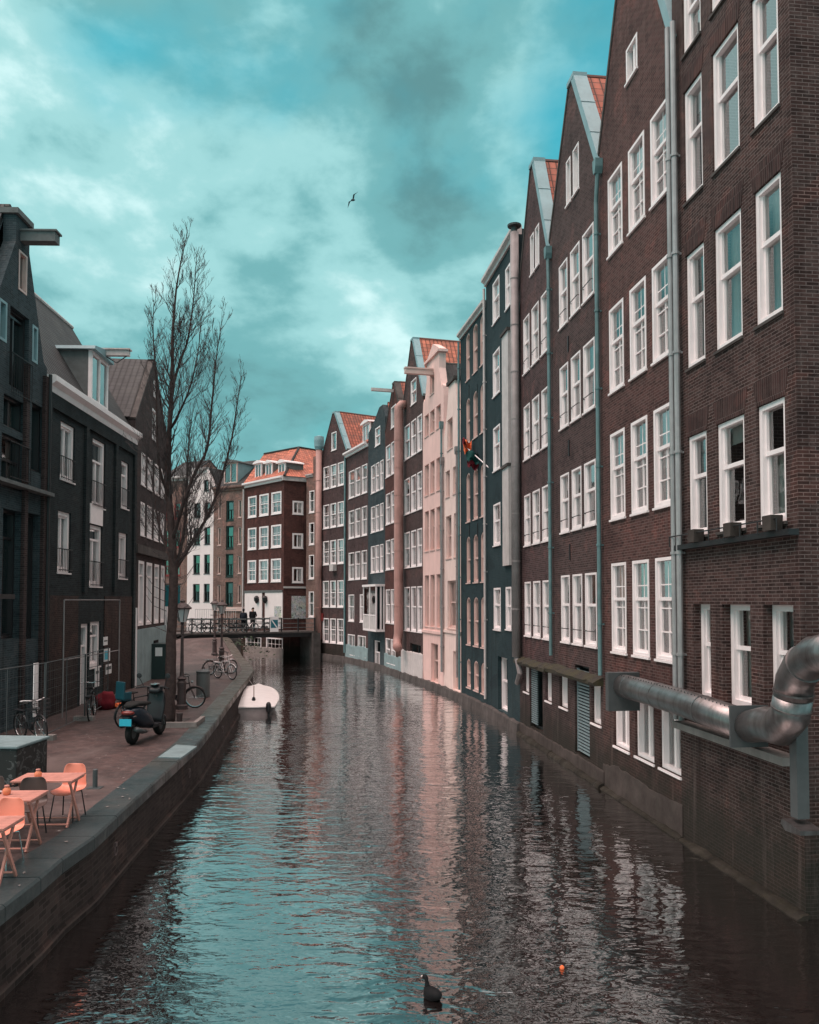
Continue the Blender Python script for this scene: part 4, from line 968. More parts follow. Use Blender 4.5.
# ------------------------------------------------------------------ far houses by the bridge
FL, FC, FR = ((244.6-CX)/F*70.2, 70.2), ((283.6-CX)/F*65.6, 65.6), (-8.4, 66.6)
class Duo: pass
h = House('corner_house', FL, FC, 0, flat(14.3), 'red-brown corner house with orange hipped roof behind the bridge', wall='brick_oxide', depth=7.5)
h.grid([(247.6,256),(259,268.2),(271,281)], [(497,518),(528.4,550),(560.6,582.6)], 247.6, 600, fw=0.13, mun=(1,2), rec=-0.03, sillmat='white')
h.grid([(246,261.6),(266.5,283)], [(636,648)], 246, 600, fw=0.1, mun=(3,1), style='fixed')
h.finish(); h.cornice(14.1,0.4,0.35,'white'); 
uA, uB, uC = h.u_at(244.9), h.u_at(262), h.u_at(283); zA, zB = h.z_at(h.u_at(264), 628), h.z_at(h.u_at(264), 592.5)
for k,(a,b) in enumerate(((uA+0.05,h.u_at(262.5)),(h.u_at(265.5),uC))): MB().box(a,-0.06,zA,b,-0.004,zB).build('panel_door','render_white',h.root)
MB().box(uA,-0.1,zB+.003,uC,-0.003,zB+0.18).build('lintel','wood_grey',h.root)
MB().box(h.u_at(275),-0.064,zA+.2,h.u_at(282),-0.061,zA+1.8).build('graffiti_patch','graffiti',h.root)
for px in (258.5, 267): 
    u = h.u_at(px); z = h.z_at(u, 600); MB().lathe([(0.05,-.3),(0.2,-.05),(0.22,.2),(0.1,.35)], (u,-.2,z), 8).build('wall_lamp','black_iron',h.root)
h.plinth(0.6,0.05,'concrete')
F1 = h
# side wing facade of same house: build as a wall part in world-to-local coordinates
def wing(F1, A, B, H_):
    inv = Matrix.Rotation(-F1.root.rotation_euler.z, 4, 'Z') @ Matrix.Translation(-Vector((F1.L.x,F1.L.y,0)))
    hh = House('tmp', A, B, 0, flat(H_), '', '', wall='brick_oxide', depth=6)
    hh.grid([(292,302.8)], [(500.6,514),(533,548),(567,582.6)], 292, 600, fw=0.14, style='casement2', mun=(0,0))
    hh.finish()
    MB().box(hh.u_at(291.5),-0.05,hh.z_at(0.5,619),hh.u_at(306),-0.003,hh.z_at(0.5,596)).build('graffiti_board','graffiti',hh.root)
    MB().box(0,-0.06,hh.z_at(0.2,587)-0.1,hh.w,0,hh.z_at(0.2,587)+.05).build('string_course','white_dull',hh.root)
    MB().box(-0.2,-0.2,14.1,hh.w,0.1,14.5).build('cornice','white_dull',hh.root)
    for ch in list(hh.root.children):
        ch.parent = F1.root; ch.matrix_parent_inverse = Matrix.Identity(4)
        ch.matrix_basis = inv @ (Matrix.Translation(hh.root.location) @ Matrix.Rotation(hh.root.rotation_euler.z,4,'Z'))
    bpy.data.objects.remove(hh.root)
wing(F1, FC, FR, 14.3)
# hipped roof of the corner house (in F1 local frame)
def hip():
    inv = Matrix.Rotation(-F1.root.rotation_euler.z, 4, 'Z') @ Matrix.Translation(-F1.L)
    Wd = [Vector((FL[0]-.2,FL[1]-.1,14.45)), Vector((FC[0]+.05,FC[1]-.35,14.45)), Vector((FR[0]+.2,FR[1]-.2,14.45)), Vector((FR[0]+3.0,FR[1]+5.5,14.45)), Vector((FL[0]+4.5,FL[1]+8,14.45))]
    r1 = at_y(264,459,71.5); r1.z = 17.3; r2 = at_y(299,447,70.0); r2.z = 17.6; r3 = Vector((-7.0,72.5,17.6))
    P_ = [inv @ v for v in Wd+[r1,r2,r3]]
    fs = [(0,1,6,5),(1,2,7,6),(2,3,7),(3,4,5,6,7),(4,0,5)]
    vs = []; ff = []; uv = []
    for f in fs:
        a = P_[f[0]]; ux = (P_[f[1]]-a).normalized(); nrm = ux.cross(P_[f[2]]-a).normalized(); uy = nrm.cross(ux); b = len(vs)
        for i in f: vs.append(P_[i]); uv.append(((P_[i]-a).dot(ux),(P_[i]-a).dot(uy)))
        ff.append(tuple(range(b,b+len(f))))
    link('roof', vs, ff, 'tile_orange', F1.root, uvs=uv)
    mb = MB(); mb.tube([P_[1],P_[6]],0.1,6).tube([P_[5],P_[6]],0.1,6).tube([P_[6],P_[7]],0.1,6); mb.build('ridge','tile_brown',F1.root)
hip()
for px in (253.5,264,277): 
    u = F1.u_at(px); dormer(F1, u, F1.z_at(u,479)-0.1, 1.0, 1.45, 0.35, 1.8, 'white', 'white')
# F2
F2L = ((213-CX)/F*72.0, 72.0)
h = House('brick_house', F2L, FL, 0.5, flat(14.3), 'brown warehouse with a column of dark green hoist doors between white house and corner house', wall='brick_tan', depth=8)
h.grid([(225.3,233)], [(501,521),(526,549),(554,577),(582,607.5)], 225.3, 600, style='french', frame='frame_green', fw=0.12, curtain='no', rec=0.08)
h.grid([(217,220.3),(237.2,240.8)], [(501.5,519),(528,545.5),(557,574),(585,603)], 217, 600, style='fixed', fw=0.08, rec=0.05, frame='frame_cream')
h.grid([(217,240)], [(637,646)], 217, 600, style='fixed', mun=(3,0), fw=0.15, frame='frame_cream')
h.finish(); h.cornice(14.0,0.4,0.3,'brick_tan'); ridge_roof(h,14.4,17.2,3.5,'tile_slate'); dormer(h, h.w*0.48, 14.7, 1.5, 1.8, 0.2, 2.2, 'frame_cream', 'wood_grey')
h.band(h.z_at(h.w*.5,611),0.35,0.1,'frame_cream')
h.pipe(h.w-0.1,1.2,14,0.07,'white_dull',0.12)
F3L = ((187-CX)/F*73.6, 73.6)
h = House('plastered_house', F3L, F2L, 0.5, lambda w:[(0,-.7),(w,-.7),(w,14.6),(w*0.72,16.1),(w*0.2,16.1),(0,15.4)], 'white plastered house at the end of the canal, seen through the tree branches', wall='render_white', depth=8)
h.grid([(192.7,199.5),(203.6,209.5)], [(503.5,517.6),(528,545),(555,574),(584,601.7)], 192.7, 600, style='french', frame='frame_dark', rec=0.1, curtain='no', sillmat='frame_dark')
h.wpx(203,207.5,480,491, xy=600, style='fixed', frame='frame_dark')
h.finish(); h.gable_roof('tile_slate', None)
MB().box(h.w*0.2,-0.15,16.05,h.w*0.72,0.3,16.3).build('cornice','white_dull',h.root)
F4L = ((160-CX)/F*75.0, 75.0)
h = House('brick_house', F4L, F3L, 0.5, flat(15.5), 'red brick house with dark red windows, half hidden behind the tree trunk', wall='brick_tan', depth=8)
h.grid([(164,170),(173.5,180)], [(503.5,520),(530,548),(558,576),(588,606)], 164, 600, style='sash', frame='frame_red', mun=(1,1))
h.finish(); h.cornice(15.3,0.4,0.35,'white_dull'); ridge_roof(h,15.7,17.6,3,'tile_slate')
F5L = ((120-CX)/F*76.5, 76.5)
h = House('plastered_house', F5L, F4L, 0.5, flat(14.8), 'cream house at the far end of the street behind the left row', wall='render_cream', depth=8)
h.grid([(145,150),(153,158)], [(503.5,520),(530,548),(558,576)], 145, 600)
h.finish(); h.cornice(14.6,0.3,0.3,'white_dull')

# ------------------------------------------------------------------ left bank houses
B1L, B1R = (-10.7, 20.3), (-10.8, 24.2); B2R = ((133.5-CX)/F*32.9, 32.9); B3R = ((165.5-CX)/F*39.9, 39.9)
# B1
def b1out(w):
    c = w*0.55
    return [(0,.5),(w,.5),(w,11.4),(w-0.25,11.5),(c+0.42,14.3),(c+0.42,15.05),(c-0.42,15.05),(c-0.42,14.3),(0.25,11.5),(0,11.4)]
h = House('brick_house', B1L, B1R, 0.9, b1out, 'dark slate-coloured gabled house at the left edge with a hoist beam', wall='brick_slate', depth=9, roofline=gable(11.3,15.3,0.5,0.52,0.1))
h.wpx(12.5,21,249,289, xy=600, frame='frame_cream', style='fixed', curtain='no', fw=0.06, sill=False)
def lw(x0,x1,yt,yb,**kw):    # left rows: measured columns drift with the vertical convergence
    s_ = lambda x: x - (600-(yt+yb)/2)*0.0146*((CX-x)/365)*1.0
    ref = s_(x0); u = h.u_at(ref); return h.window(h.u_at(s_(x0)), h.z_at(u,yb), h.u_at(s_(x1)), h.z_at(u,yt), **kw)
lw(-2,6,297,338, frame='lead', style='fixed', curtain='full', sill=False)
lw(9,28,305,385, frame='frame_dark', style='french', tf=0.95, curtain='sides', rec=0.12, sill=False)
lw(31.5,37,324,361, frame='lead', style='fixed', curtain='full', sill=False)
lw(3,24,393,425, frame='frame_dark', style='casement2', curtain='sides', sill=False, rec=.1); lw(1,23,432,486, frame='frame_dark', style='french', curtain='sides', sill=False, rec=.1)
lw(31,43,402,470, frame='frame_dark', style='fixed', curtain='no', sill=False, rec=.1)
lw(2,21,508,640, frame='frame_dark', style='french', tf=.8, curtain='no', sill=False, rec=.2); lw(25,39,512,640, frame='frame_dark', style='fixed', curtain='no', sill=False, rec=.2)
h.finish(0.3); h.gable_roof('tile_brown')
u = h.w*0.55; z = h.z_at(u, 237)
MB().box(u-.16,-.95,z-.17,u+.16,.2,z+.10).box(u-.2,-1.0,z+.102,u+.2,.2,z+.15).build('hoist_beam','wood_grey',h.root)
MB().box(u-.5,-.08,15.05,u+.5,.42,15.2).build('cap','wood_grey',h.root)
def railing(h, u0,u1,z0,z1,y,name='railing'):
    mb = MB(); mb.tube([(u0,y,z1),(u1,y,z1)],0.018,6).tube([(u0,y,z0+.05),(u1,y,z0+.05)],0.014,6); k = max(3,int((u1-u0)/0.13))
    for i in range(k+1): x=u0+(u1-u0)*i/k; mb.tube([(x,y,z0),(x,y,z1)],0.009,5)
    for x in (u0,u1): mb.tube([(x,y,z1),(x,0.05,z1)],0.012,5)
    return mb.build(name,'black_iron',h.root)
u0_,u1_ = h.u_at(3),h.u_at(24); z=h.z_at(u0_,392); railing(h,u0_,u1_,z,h.z_at(u0_,352),-0.12)
z=h.z_at(u0_,478); railing(h,u0_,u1_,z,z+1.0,-0.12)
h.band(h.z_at(h.w*0.5,486)-0.05,0.1,0.28,'wood_grey','ledge'); h.band(h.z_at(h.w*0.3,597)-.05,0.12,0.4,'black_iron','ledge',0,h.w*0.3)
for uu in (h.w*.63,h.w*.95): MB().box(uu-.1,-.1,1,uu+.1,.0,11.1).build('pilaster','brick_mauve',h.root)
h.pipe(h.w-0.05,1.0,11.2,0.05,'black_iron',0.12)
# slate upper part stays on the same wall; lower shop front beam
# B2
h = House('painted_house', B1R, B2R, 0.9, flat(10.9,.5), 'charcoal painted house with a white cornice and a white dormer on the left bank', wall='paint_charcoal', depth=7.5)
kw = dict(frame='white', fw=0.13, rec=0.06)
lw(60,74.5,420,478,style='french',tf=.98,curtain='sides',**kw); lw(92,105,437,505,style='french',tf=.7,curtain='sides',**kw); lw(121,128.5,460,507,style='french',tf=.75,curtain='sides',**kw)
lw(57.5,70.5,510,572,style='french',tf=.98,curtain='sides',**kw); lw(89.5,102,524,586,style='french',tf=.8,curtain='sides',**kw); lw(118.5,127,532,578,style='french',tf=.98,curtain='sides',**kw)
lw(80.5,88.5,624,718,style='french',tf=.78,curtain='no',name='doorway',sill=False,**kw); lw(90,100.5,622,668,style='french',tf=.72,curtain='sides',**kw)
h.finish(0.3); h.cornice(10.75,0.48,0.28,'white',u1=h.w-.03)
ridge_roof(h,11.2,15.5,2.6,'tile_brown',0.0)
MB().tube([(0,2.6,15.52),(h.w,2.6,15.52)],0.08,8).build('ridge','white_dull',h.root)
# white panel between the two middle windows, piers and juliet rails
def panel(h,x0,x1,yt,yb,y0,mat,name):
    s_ = lambda x: x - (600-(yt+yb)/2)*0.0146*((CX-x)/365); u=h.u_at(s_(x0)); return MB().box(u,y0,h.z_at(u,yb),h.u_at(s_(x1)),0.0,h.z_at(u,yt)).build(name,mat,h.root)
panel(h,89.5,102,503,523,-0.03,'white','spandrel')
for u in (0.12, h.w*0.37, h.w*0.72, h.w-.12): MB().box(u-.14,-.09,1.0 if u<1 or u>h.w-1 else h.z_at(u,592),u+.14,-.002,10.74).build('pier','paint_charcoal',h.root)
MB().box(0.26,-.09,10.3,h.w*.37-.14,-.002,10.74).box(h.w*.37+.14,-.09,10.3,h.w*.72-.14,-.002,10.74).box(h.w*.72+.14,-.09,10.3,h.w-.26,-.002,10.74).build('frieze','paint_charcoal',h.root)
for (x0,x1,yb,hh_) in ((59,73,478,.7),(91,104,505,.85),(120,127.5,506,.7),(57,70,571,.7),(89,101.5,586,.85),(118,126.5,578,.7)):
    s_ = lambda x: x - (600-yb)*0.0146*((CX-x)/365); u=h.u_at(s_(x0)); z=h.z_at(u,yb); railing(h,u,h.u_at(s_(x1)),z,z+hh_,-.06)
# dormer with hoist beam
u = h.u_at(97); zd = 11.35
dormer(h, u, zd, 1.7, 1.75, 0.0, 1.6, 'white', 'lead')
MB().box(u+.1,-.95,zd+1.85,u+.3,.1,zd+2.05).box(u+.05,-1.0,zd+2.052,u+.35,.1,zd+2.1).build('hoist_beam','white_dull',h.root)
MB().tube([(u+.2,-.1,zd+1.85),(u+.2,-.5,zd+1.6),(u+.2,-.85,zd+1.85)],0.02,6).build('pulley_bar','black_iron',h.root)
# low brick base of the charcoal house
for a_, b_ in ((0.2, h.u_at(77.5)), (h.u_at(104), h.w-.2)):
    MB().box(a_,-.035,.95,b_,-.004,h.z_at(h.u_at(90),596)).build('brick_base','brick_soot',h.root)
B2 = h
# B3
h = House('brick_house', B2R, B3R, 0.9, gable(11.8,15.1,.5), 'dark brick gabled house with tall white shop windows, farthest in the left row', wall='brick_mauve', depth=9)
h.grid([(139.5,143.5),(146,150.5),(153,157.2),(159.5,163)], [(457,488),(505,537)], 146, 600, fw=0.09, rec=-.01)
h.grid([(138,143.5),(146,151.5),(154,158.5),(160.5,164)], [(562,625)], 146, 600, fw=0.13, tf=.8, style='french', curtain='no', sill=False)
h.wpx(150,154.5,408,438, xy=600, fw=.07); h.wpx(151,153.5,380,396, xy=600, fw=.05, style='fixed')
h.finish(0.28); h.gable_roof('tile_slate','brick_mauve',0.22)
z0_, z1_ = 1.0, h.z_at(h.w*.4, 628); MB().box(0.1,-.07,z0_,h.w-.1,-.003,z1_).build('teal_dado','panel_teal',h.root)
h.band(h.z_at(h.w*.5,557),0.35,0.16,'stone_dark')
for u in (0.06,h.w-.12): MB().box(u,-.12,1.0,u+.16,-.001,z1_+.9).build('pilaster','white',h.root)
u=h.w*.55; MB().box(u,-.1,1.0,u+1.0,-.072,z1_-.6).build('doorway','dark_void',h.root)
# skylight on near slope
B3 = h
rl = h.outline; a = rl[5]; b = rl[4]
hsl = h.slab('skylight', (a[0]+(b[0]-a[0])*.42, a[1]+(b[1]-a[1])*.42), (a[0]+(b[0]-a[0])*.62, a[1]+(b[1]-a[1])*.62), 2.6, 3.3, 0.14, 0.24, 'white')

# ------------------------------------------------------------------ bridge
BA, BB = Vector((-8.2,65.3,0)), Vector((-16.2,61.0,0)); bd = (BB-BA); bl = bd.length; bang = math.atan2(bd.y,bd.x)
br = thing('footbridge', tuple(BA), bang, 'dark iron and timber footbridge crossing the far end of the canal', 'bridge')
DZ = 2.08
MB().box(-.3,-1.4,DZ-.12,bl+2,1.6,DZ).build('deck','stone_dark',br)
MB().box(-.3,-1.35,DZ-.42,bl+1,-1.2,DZ-.124).box(-.3,1.3,DZ-.42,bl+1,1.45,DZ-.124).build('girder','black_iron',br)
for y in (-1.3, 1.4):
    mb = MB()
    for z in (DZ+.3,DZ+.62,DZ+.98): mb.tube([(-.2,y,z),(bl+1.8,y,z)],0.035 if z>DZ+.9 else .022,6)
    mb.build('rail','wood_grey',br)
    for k in range(9): 
        x = -.15+(bl+1.8)*k/8; MB().box(x-.045,y-.045,DZ,x+.045,y+.045,DZ+1.05).build('railing_post','black_iron',br)
MB().box(-.45,-1.0,-.7,.15,1.9,DZ-.13).build('abutment','stone_dark',br)
MB().box(bl-3.2,-1.2,-.7,bl-.2,1.9,DZ-.43).build('abutment','stone_dark',br)
rl_ = thing('street_railing', (-17.6,67.5,2.0), R(-14), 'pale upright-barred railing in front of the white house beyond the bridge', 'railing')
mb = MB(); mb.tube([(0,0,1.75),(3.6,0,1.75)],.03,6).tube([(0,0,.2),(3.6,0,.2)],.03,6)
for k in range(19): mb.tube([(k*.2,0,0),(k*.2,0,1.75)],.018,5)
mb.build('bars','white_dull',rl_)
# bridge sign
sp = at_y(274,626,0.1); 
d = ray(274,625); n = Vector((-bd.y,bd.x,0)).normalized()
def on_bridge(px,py,y):
    # intersect with the vertical plane parallel to the bridge at local y
    yl = Vector((-math.sin(bang),math.cos(bang),0)); d = ray(px,py); t = ((BA+yl*y).dot(yl))/(d.dot(yl)); return Vector((d.x*t,d.y*t,CAMZ+d.z*t)), yl
front = 1 if Vector((-math.sin(bang),math.cos(bang),0)).y < 0 else -1
fy = 1.52*1 if front == 1 else -1.45
c_, yl = on_bridge(274.3,624.5,fy)
sg = thing('bridge_sign', tuple(c_), bang, 'square blue and white navigation sign hung on the bridge railing', 'sign')
yo = 0.0
MB().box(-.33,-.02,-.6,.33,.02,.6).build('board','white',sg)
for s_ in (1,-1):
    MB().box(-.28,s_*.0215-.001,-.26,.28,s_*.0215+.001,.36).build('blue_field','sign_blue',sg)
    link('diagonal_stripe',[(.27,s_*.0245,.35),(.17,s_*.0245,.35),(-.27,s_*.0245,-.25),(-.17,s_*.0245,-.25)],[(0,1,2,3)],'white',sg)

# ------------------------------------------------------------------ people (one skinned figure each)
def person(loc, rz, label, shirt, legs, hair, pose, height=1.75):
    root = thing('person', loc, rz, label, 'person'); k = height/1.75
    V = {'pel':(0,0,.95),'waist':(0,0,1.1),'chest':(.01,0,1.33),'neck':(0.01,0,1.47),'head':(.03,0,1.57),'top':(.03,0,1.70),
         'sl':(0,.19,1.41),'el':(.02,.25,1.14),'wl':(.14,.22,.92),'hl':(.19,.21,.84),'sr':(0,-.19,1.41),'er':(.02,-.25,1.14),'wr':(.14,-.22,.92),'hr':(.19,-.21,.84),
         'hipl':(0,.1,.88),'kl':(.05,.11,.48),'al':(0,.11,.09),'tl':(.17,.12,.04),'hipr':(0,-.1,.88),'kr':(.0,-.11,.48),'ar':(-.04,-.11,.09),'tr':(.13,-.12,.04)}
    V.update(pose)
    rad = {'pel':(.16,.12),'waist':(.155,.11),'chest':(.185,.125),'neck':(.06,.06),'head':(.085,.095),'top':(.055,.06),'sl':(.075,.075),'el':(.055,.055),'wl':(.04,.04),'hl':(.035,.045),'hipl':(.105,.11),'kl':(.075,.075),'al':(.055,.055),'tl':(.04,.035)}
    names = list(V); E = [('pel','waist'),('waist','chest'),('chest','neck'),('neck','head'),('head','top'),('chest','sl'),('sl','el'),('el','wl'),('wl','hl'),('chest','sr'),('sr','er'),('er','wr'),('wr','hr'),('pel','hipl'),('hipl','kl'),('kl','al'),('al','tl'),('pel','hipr'),('hipr','kr'),('kr','ar'),('ar','tr')]
    me = bpy.data.meshes.new('body_src'); me.from_pydata([Vector(V[n])*k for n in names],[(names.index(a),names.index(b)) for a,b in E],[])
    o = bpy.data.objects.new('body_src', me); COL.objects.link(o); sm = o.modifiers.new('s','SKIN'); sub = o.modifiers.new('u','SUBSURF'); sub.levels=1; sub.render_levels=1
    for i,n in enumerate(names):
        key = n if n in rad else n[:-1]+'l'; r = rad.get(key,(.05,.05)); sv = me.skin_vertices[0].data[i]; sv.radius = (r[0]*k,r[1]*k); sv.use_root = (n=='pel')
    dg = bpy.context.evaluated_depsgraph_get(); m2 = bpy.data.meshes.new_from_object(o.evaluated_get(dg)); bpy.data.objects.remove(o)
    m2.materials.clear()
    for m_ in (shirt,legs,'skin'): m2.materials.append(M[m_])
    for p in m2.polygons:
        z = p.center.z/k; p.material_index = 2 if z > 1.47 else (1 if z < .86 and abs(p.center.y) < .19*k else 0); p.use_smooth = True
        if p.material_index == 0 and z < .89 and abs(p.center.y) > .18*k: p.material_index = 2
    b = bpy.data.objects.new('body', m2); COL.objects.link(b); b.parent = root; m2.name='body'
    hx,hy,hz_ = [c*k for c in V['head']]
    mb = MB(); mb.loft([(hx-.11,hy,hz_+.05,.04,.06),(hx-.09,hy,hz_+.06,.085,.11),(hx,hy,hz_+.10,.1,.10),(hx+.06,hy,hz_+.15,.07,.05),(hx+.08,hy,hz_+.15,.03,.02)],12,2.0).build('hair',hair,root,True)
    MB().loft([(hx+.07,hy,hz_+.01,.012,.02),(hx+.125,hy,hz_-.01,.016,.02),(hx+.14,hy,hz_-.015,.008,.01)],8,2).build('nose','skin',root,True)
    MB().loft([(-.13,0,1.1*k,.13,.3),(-.02,0,1.12*k,.21,.37),(.1,0,1.1*k,.18,.33),(.15,0,1.1*k,.1,.25)],14,2.5).build('coat',shirt,root,True)
    return root
yl = Vector((-math.sin(bang),math.cos(bang),0))
def bridge_pt(px, y):
    d = ray(px,620); t = ((BA+yl*y).dot(yl))/(d.dot(yl)); return (d.x*t,d.y*t,DZ)
person(bridge_pt(243.5,0.3), R(100), 'person in a dark padded jacket standing on the bridge, left of the pair', 'cloth_dark','cloth_black','cloth_black',{})
person(bridge_pt(252.8,0.5), R(-60), 'person in a long black coat standing on the bridge, right of the pair', 'cloth_black','cloth_black','cloth_black',{'el':(.1,.24,1.15),'wl':(.25,.12,1.1),'hl':(.3,.08,1.12)},1.85)

# ------------------------------------------------------------------ bicycles
def bicycle(loc, rz, label, frame='black_paint', child=False, basket=False, lean=0.06, bars='black_iron'):
    t = thing('bicycle', loc, rz, label, 'bicycle', 'bicycles parked on the quay'); t.rotation_euler = (lean,0,rz)
    fr = MB(); bbp=(-.06,0,.29); st=(-.2,0,.78); hd0=(.40,0,.60); hd1=(.35,0,.86); ra=(-.54,0,.34)
    fr.tube([bbp,st],.019,7).tube([bbp,hd0],.021,7).tube([st,(.36,0,.80)],.018,7).tube([hd0,hd1],.02,7)
    for y in (.05,-.05): fr.tube([bbp,(-.54,y,.34)],.011,6).tube([st,(-.54,y,.34)],.009,6)
    fr.tube([(-.06,0,.29),(-.02,.1,.14)],.012,6).tube([(-.06,-.0,.29),(-.12,-.1,.44)],.012,6); fr.build('frame',frame,t)
    MB().box(-.56,.04,.26,.02,.07,.42).build('chain_case','black_paint',t)
    MB().tube([hd1,(.40,.0,.66),(.42,.055,.6),(.54,.055,.34)],.012,6).tube([(.42,-.0,.62),(.42,-.055,.6),(.54,-.055,.34)],.012,6).build('fork',frame,t)
    for x in (-.54,.54):
        w = MB().torus((x,0,.34),.325,.022,n=28,m=7).build('wheel','rubber',t,True)
        sp = MB().torus((x,0,.34),.298,.011,n=24,m=5)
        for k in range(16):
            a = math.pi*2*k/16; sp.tube([(x,.02*(-1)**k,.34),(x+.295*math.cos(a),0,.34+.295*math.sin(a))],.0022,3,False)
        sp.tube([(x,-.05,.34),(x,.05,.34)],.02,8); sp.build('rim','chrome',w)
        MB().torus((x,0,.34),.36,.02,n=14,m=5,a0=R(20 if x<0 else 35),a1=R(190 if x<0 else 165)).build('mudguard',frame,t)
    MB().tube([hd1,(.33,0,1.02)],.012,6).tube([(.14,.29,1.04),(.26,.25,1.06),(.35,.1,1.04),(.34,0,1.02),(.35,-.1,1.04),(.26,-.25,1.06),(.14,-.29,1.04)],.012,7).build('handlebar',bars,t)
    MB().tube([st,(-.23,0,.90)],.012,6).loft([(-.36,0,.93,.09,.03),(-.28,0,.935,.10,.035),(-.18,0,.93,.05,.03),(-.06,0,.925,.02,.018)],10,2).build('saddle','rubber',t)
    MB().box(-.78,-.06,.72,-.28,.06,.735).tube([(-.7,.05,.72),(-.54,.05,.34)],.008,5).tube([(-.7,-.05,.72),(-.54,-.05,.34)],.008,5).build('rack',frame,t)
    MB().lathe([(.02,-.04),(.045,.0),(.045,.03)],(.45,0,.84),8).build('lamp','chrome',t)
    if child:
        c = MB(); c.box(-.72,-.14,.76,-.42,.14,.82).box(-.76,-.15,.8,-.70,.15,1.28).box(-.72,-.16,.8,-.46,-.13,1.0).box(-.72,.13,.8,-.46,.16,1.0).box(-.52,-.13,.5,-.46,-.08,.78).box(-.52,.08,.5,-.46,.13,.78)
        cc_ = c.build('child_seat','teal_paint',t); bv = cc_.modifiers.new('b','BEVEL'); bv.width=.02; bv.segments=2
    if basket:
        b = MB()
        for z in (.78,.88,.98,1.08): b.tube([(.46,-.17,z),(.74,-.17,z),(.74,.17,z),(.46,.17,z),(.46,-.17,z)],.007,4)
        for k in range(8):
            for y in (-.17,.17): b.tube([(.46+.04*k,y,.78),(.46+.04*k,y,1.08)],.004,4)
            b.tube([(.74,-.17+.048*k,.78),(.74,-.17+.048*k,1.08)],.004,4)
        b.build('basket','black_iron',t)
    return t
g = lambda x,y: tuple(ground(x,y,QZ+.0))
p = ground(31,741); bicycle((p.x,p.y,QZ), R(-40), 'bicycle with white-taped handlebars leaning on the fence behind the dark box', basket=True, bars='white')
p = ground(88,720); bicycle((p.x,p.y+.3,QZ), R(104), 'black bicycle seen end-on beside the charcoal house door', lean=-.05, bars='chrome')
p = ground(133,727); bicycle((p.x,p.y+.35,QZ), R(66), 'bicycle with a teal child seat parked left of the scooter', child=True)
p = ground(178,708); bicycle((p.x,p.y,QZ), R(5), 'dark bicycle parked behind the tree trunk against the first lamp post', frame='rust_iron')
p = ground(225,679); bicycle((p.x,p.y,QZ), R(-42), 'white bicycle parked at the quay edge by the farther lamp post, front one', frame='white', bars='white')
p = ground(219,675); bicycle((p.x,p.y+.2,QZ), R(38), 'grey bicycle tangled behind the white bicycle by the farther lamp post', frame='chrome')
for i,(px,ang,lab) in enumerate(((200,8,'dark bicycle on the bridge approach, left of the farthest lamp post'),(209,-10,'dark bicycle on the bridge approach, behind the farthest lamp post'),(230,12,'dark bicycle leaning on the bridge rail, left of the two people'),(237,-6,'dark bicycle leaning on the bridge rail, close beside the left person'),(261,5,'pale bicycle leaning on the bridge rail, right of the two people'))):
    q_ = bridge_pt(px,0.9); b = bicycle(q_, bang+R(ang), lab, frame='chrome' if i==4 else 'black_paint', basket=i%2==0); b['group']='bicycles on the bridge'

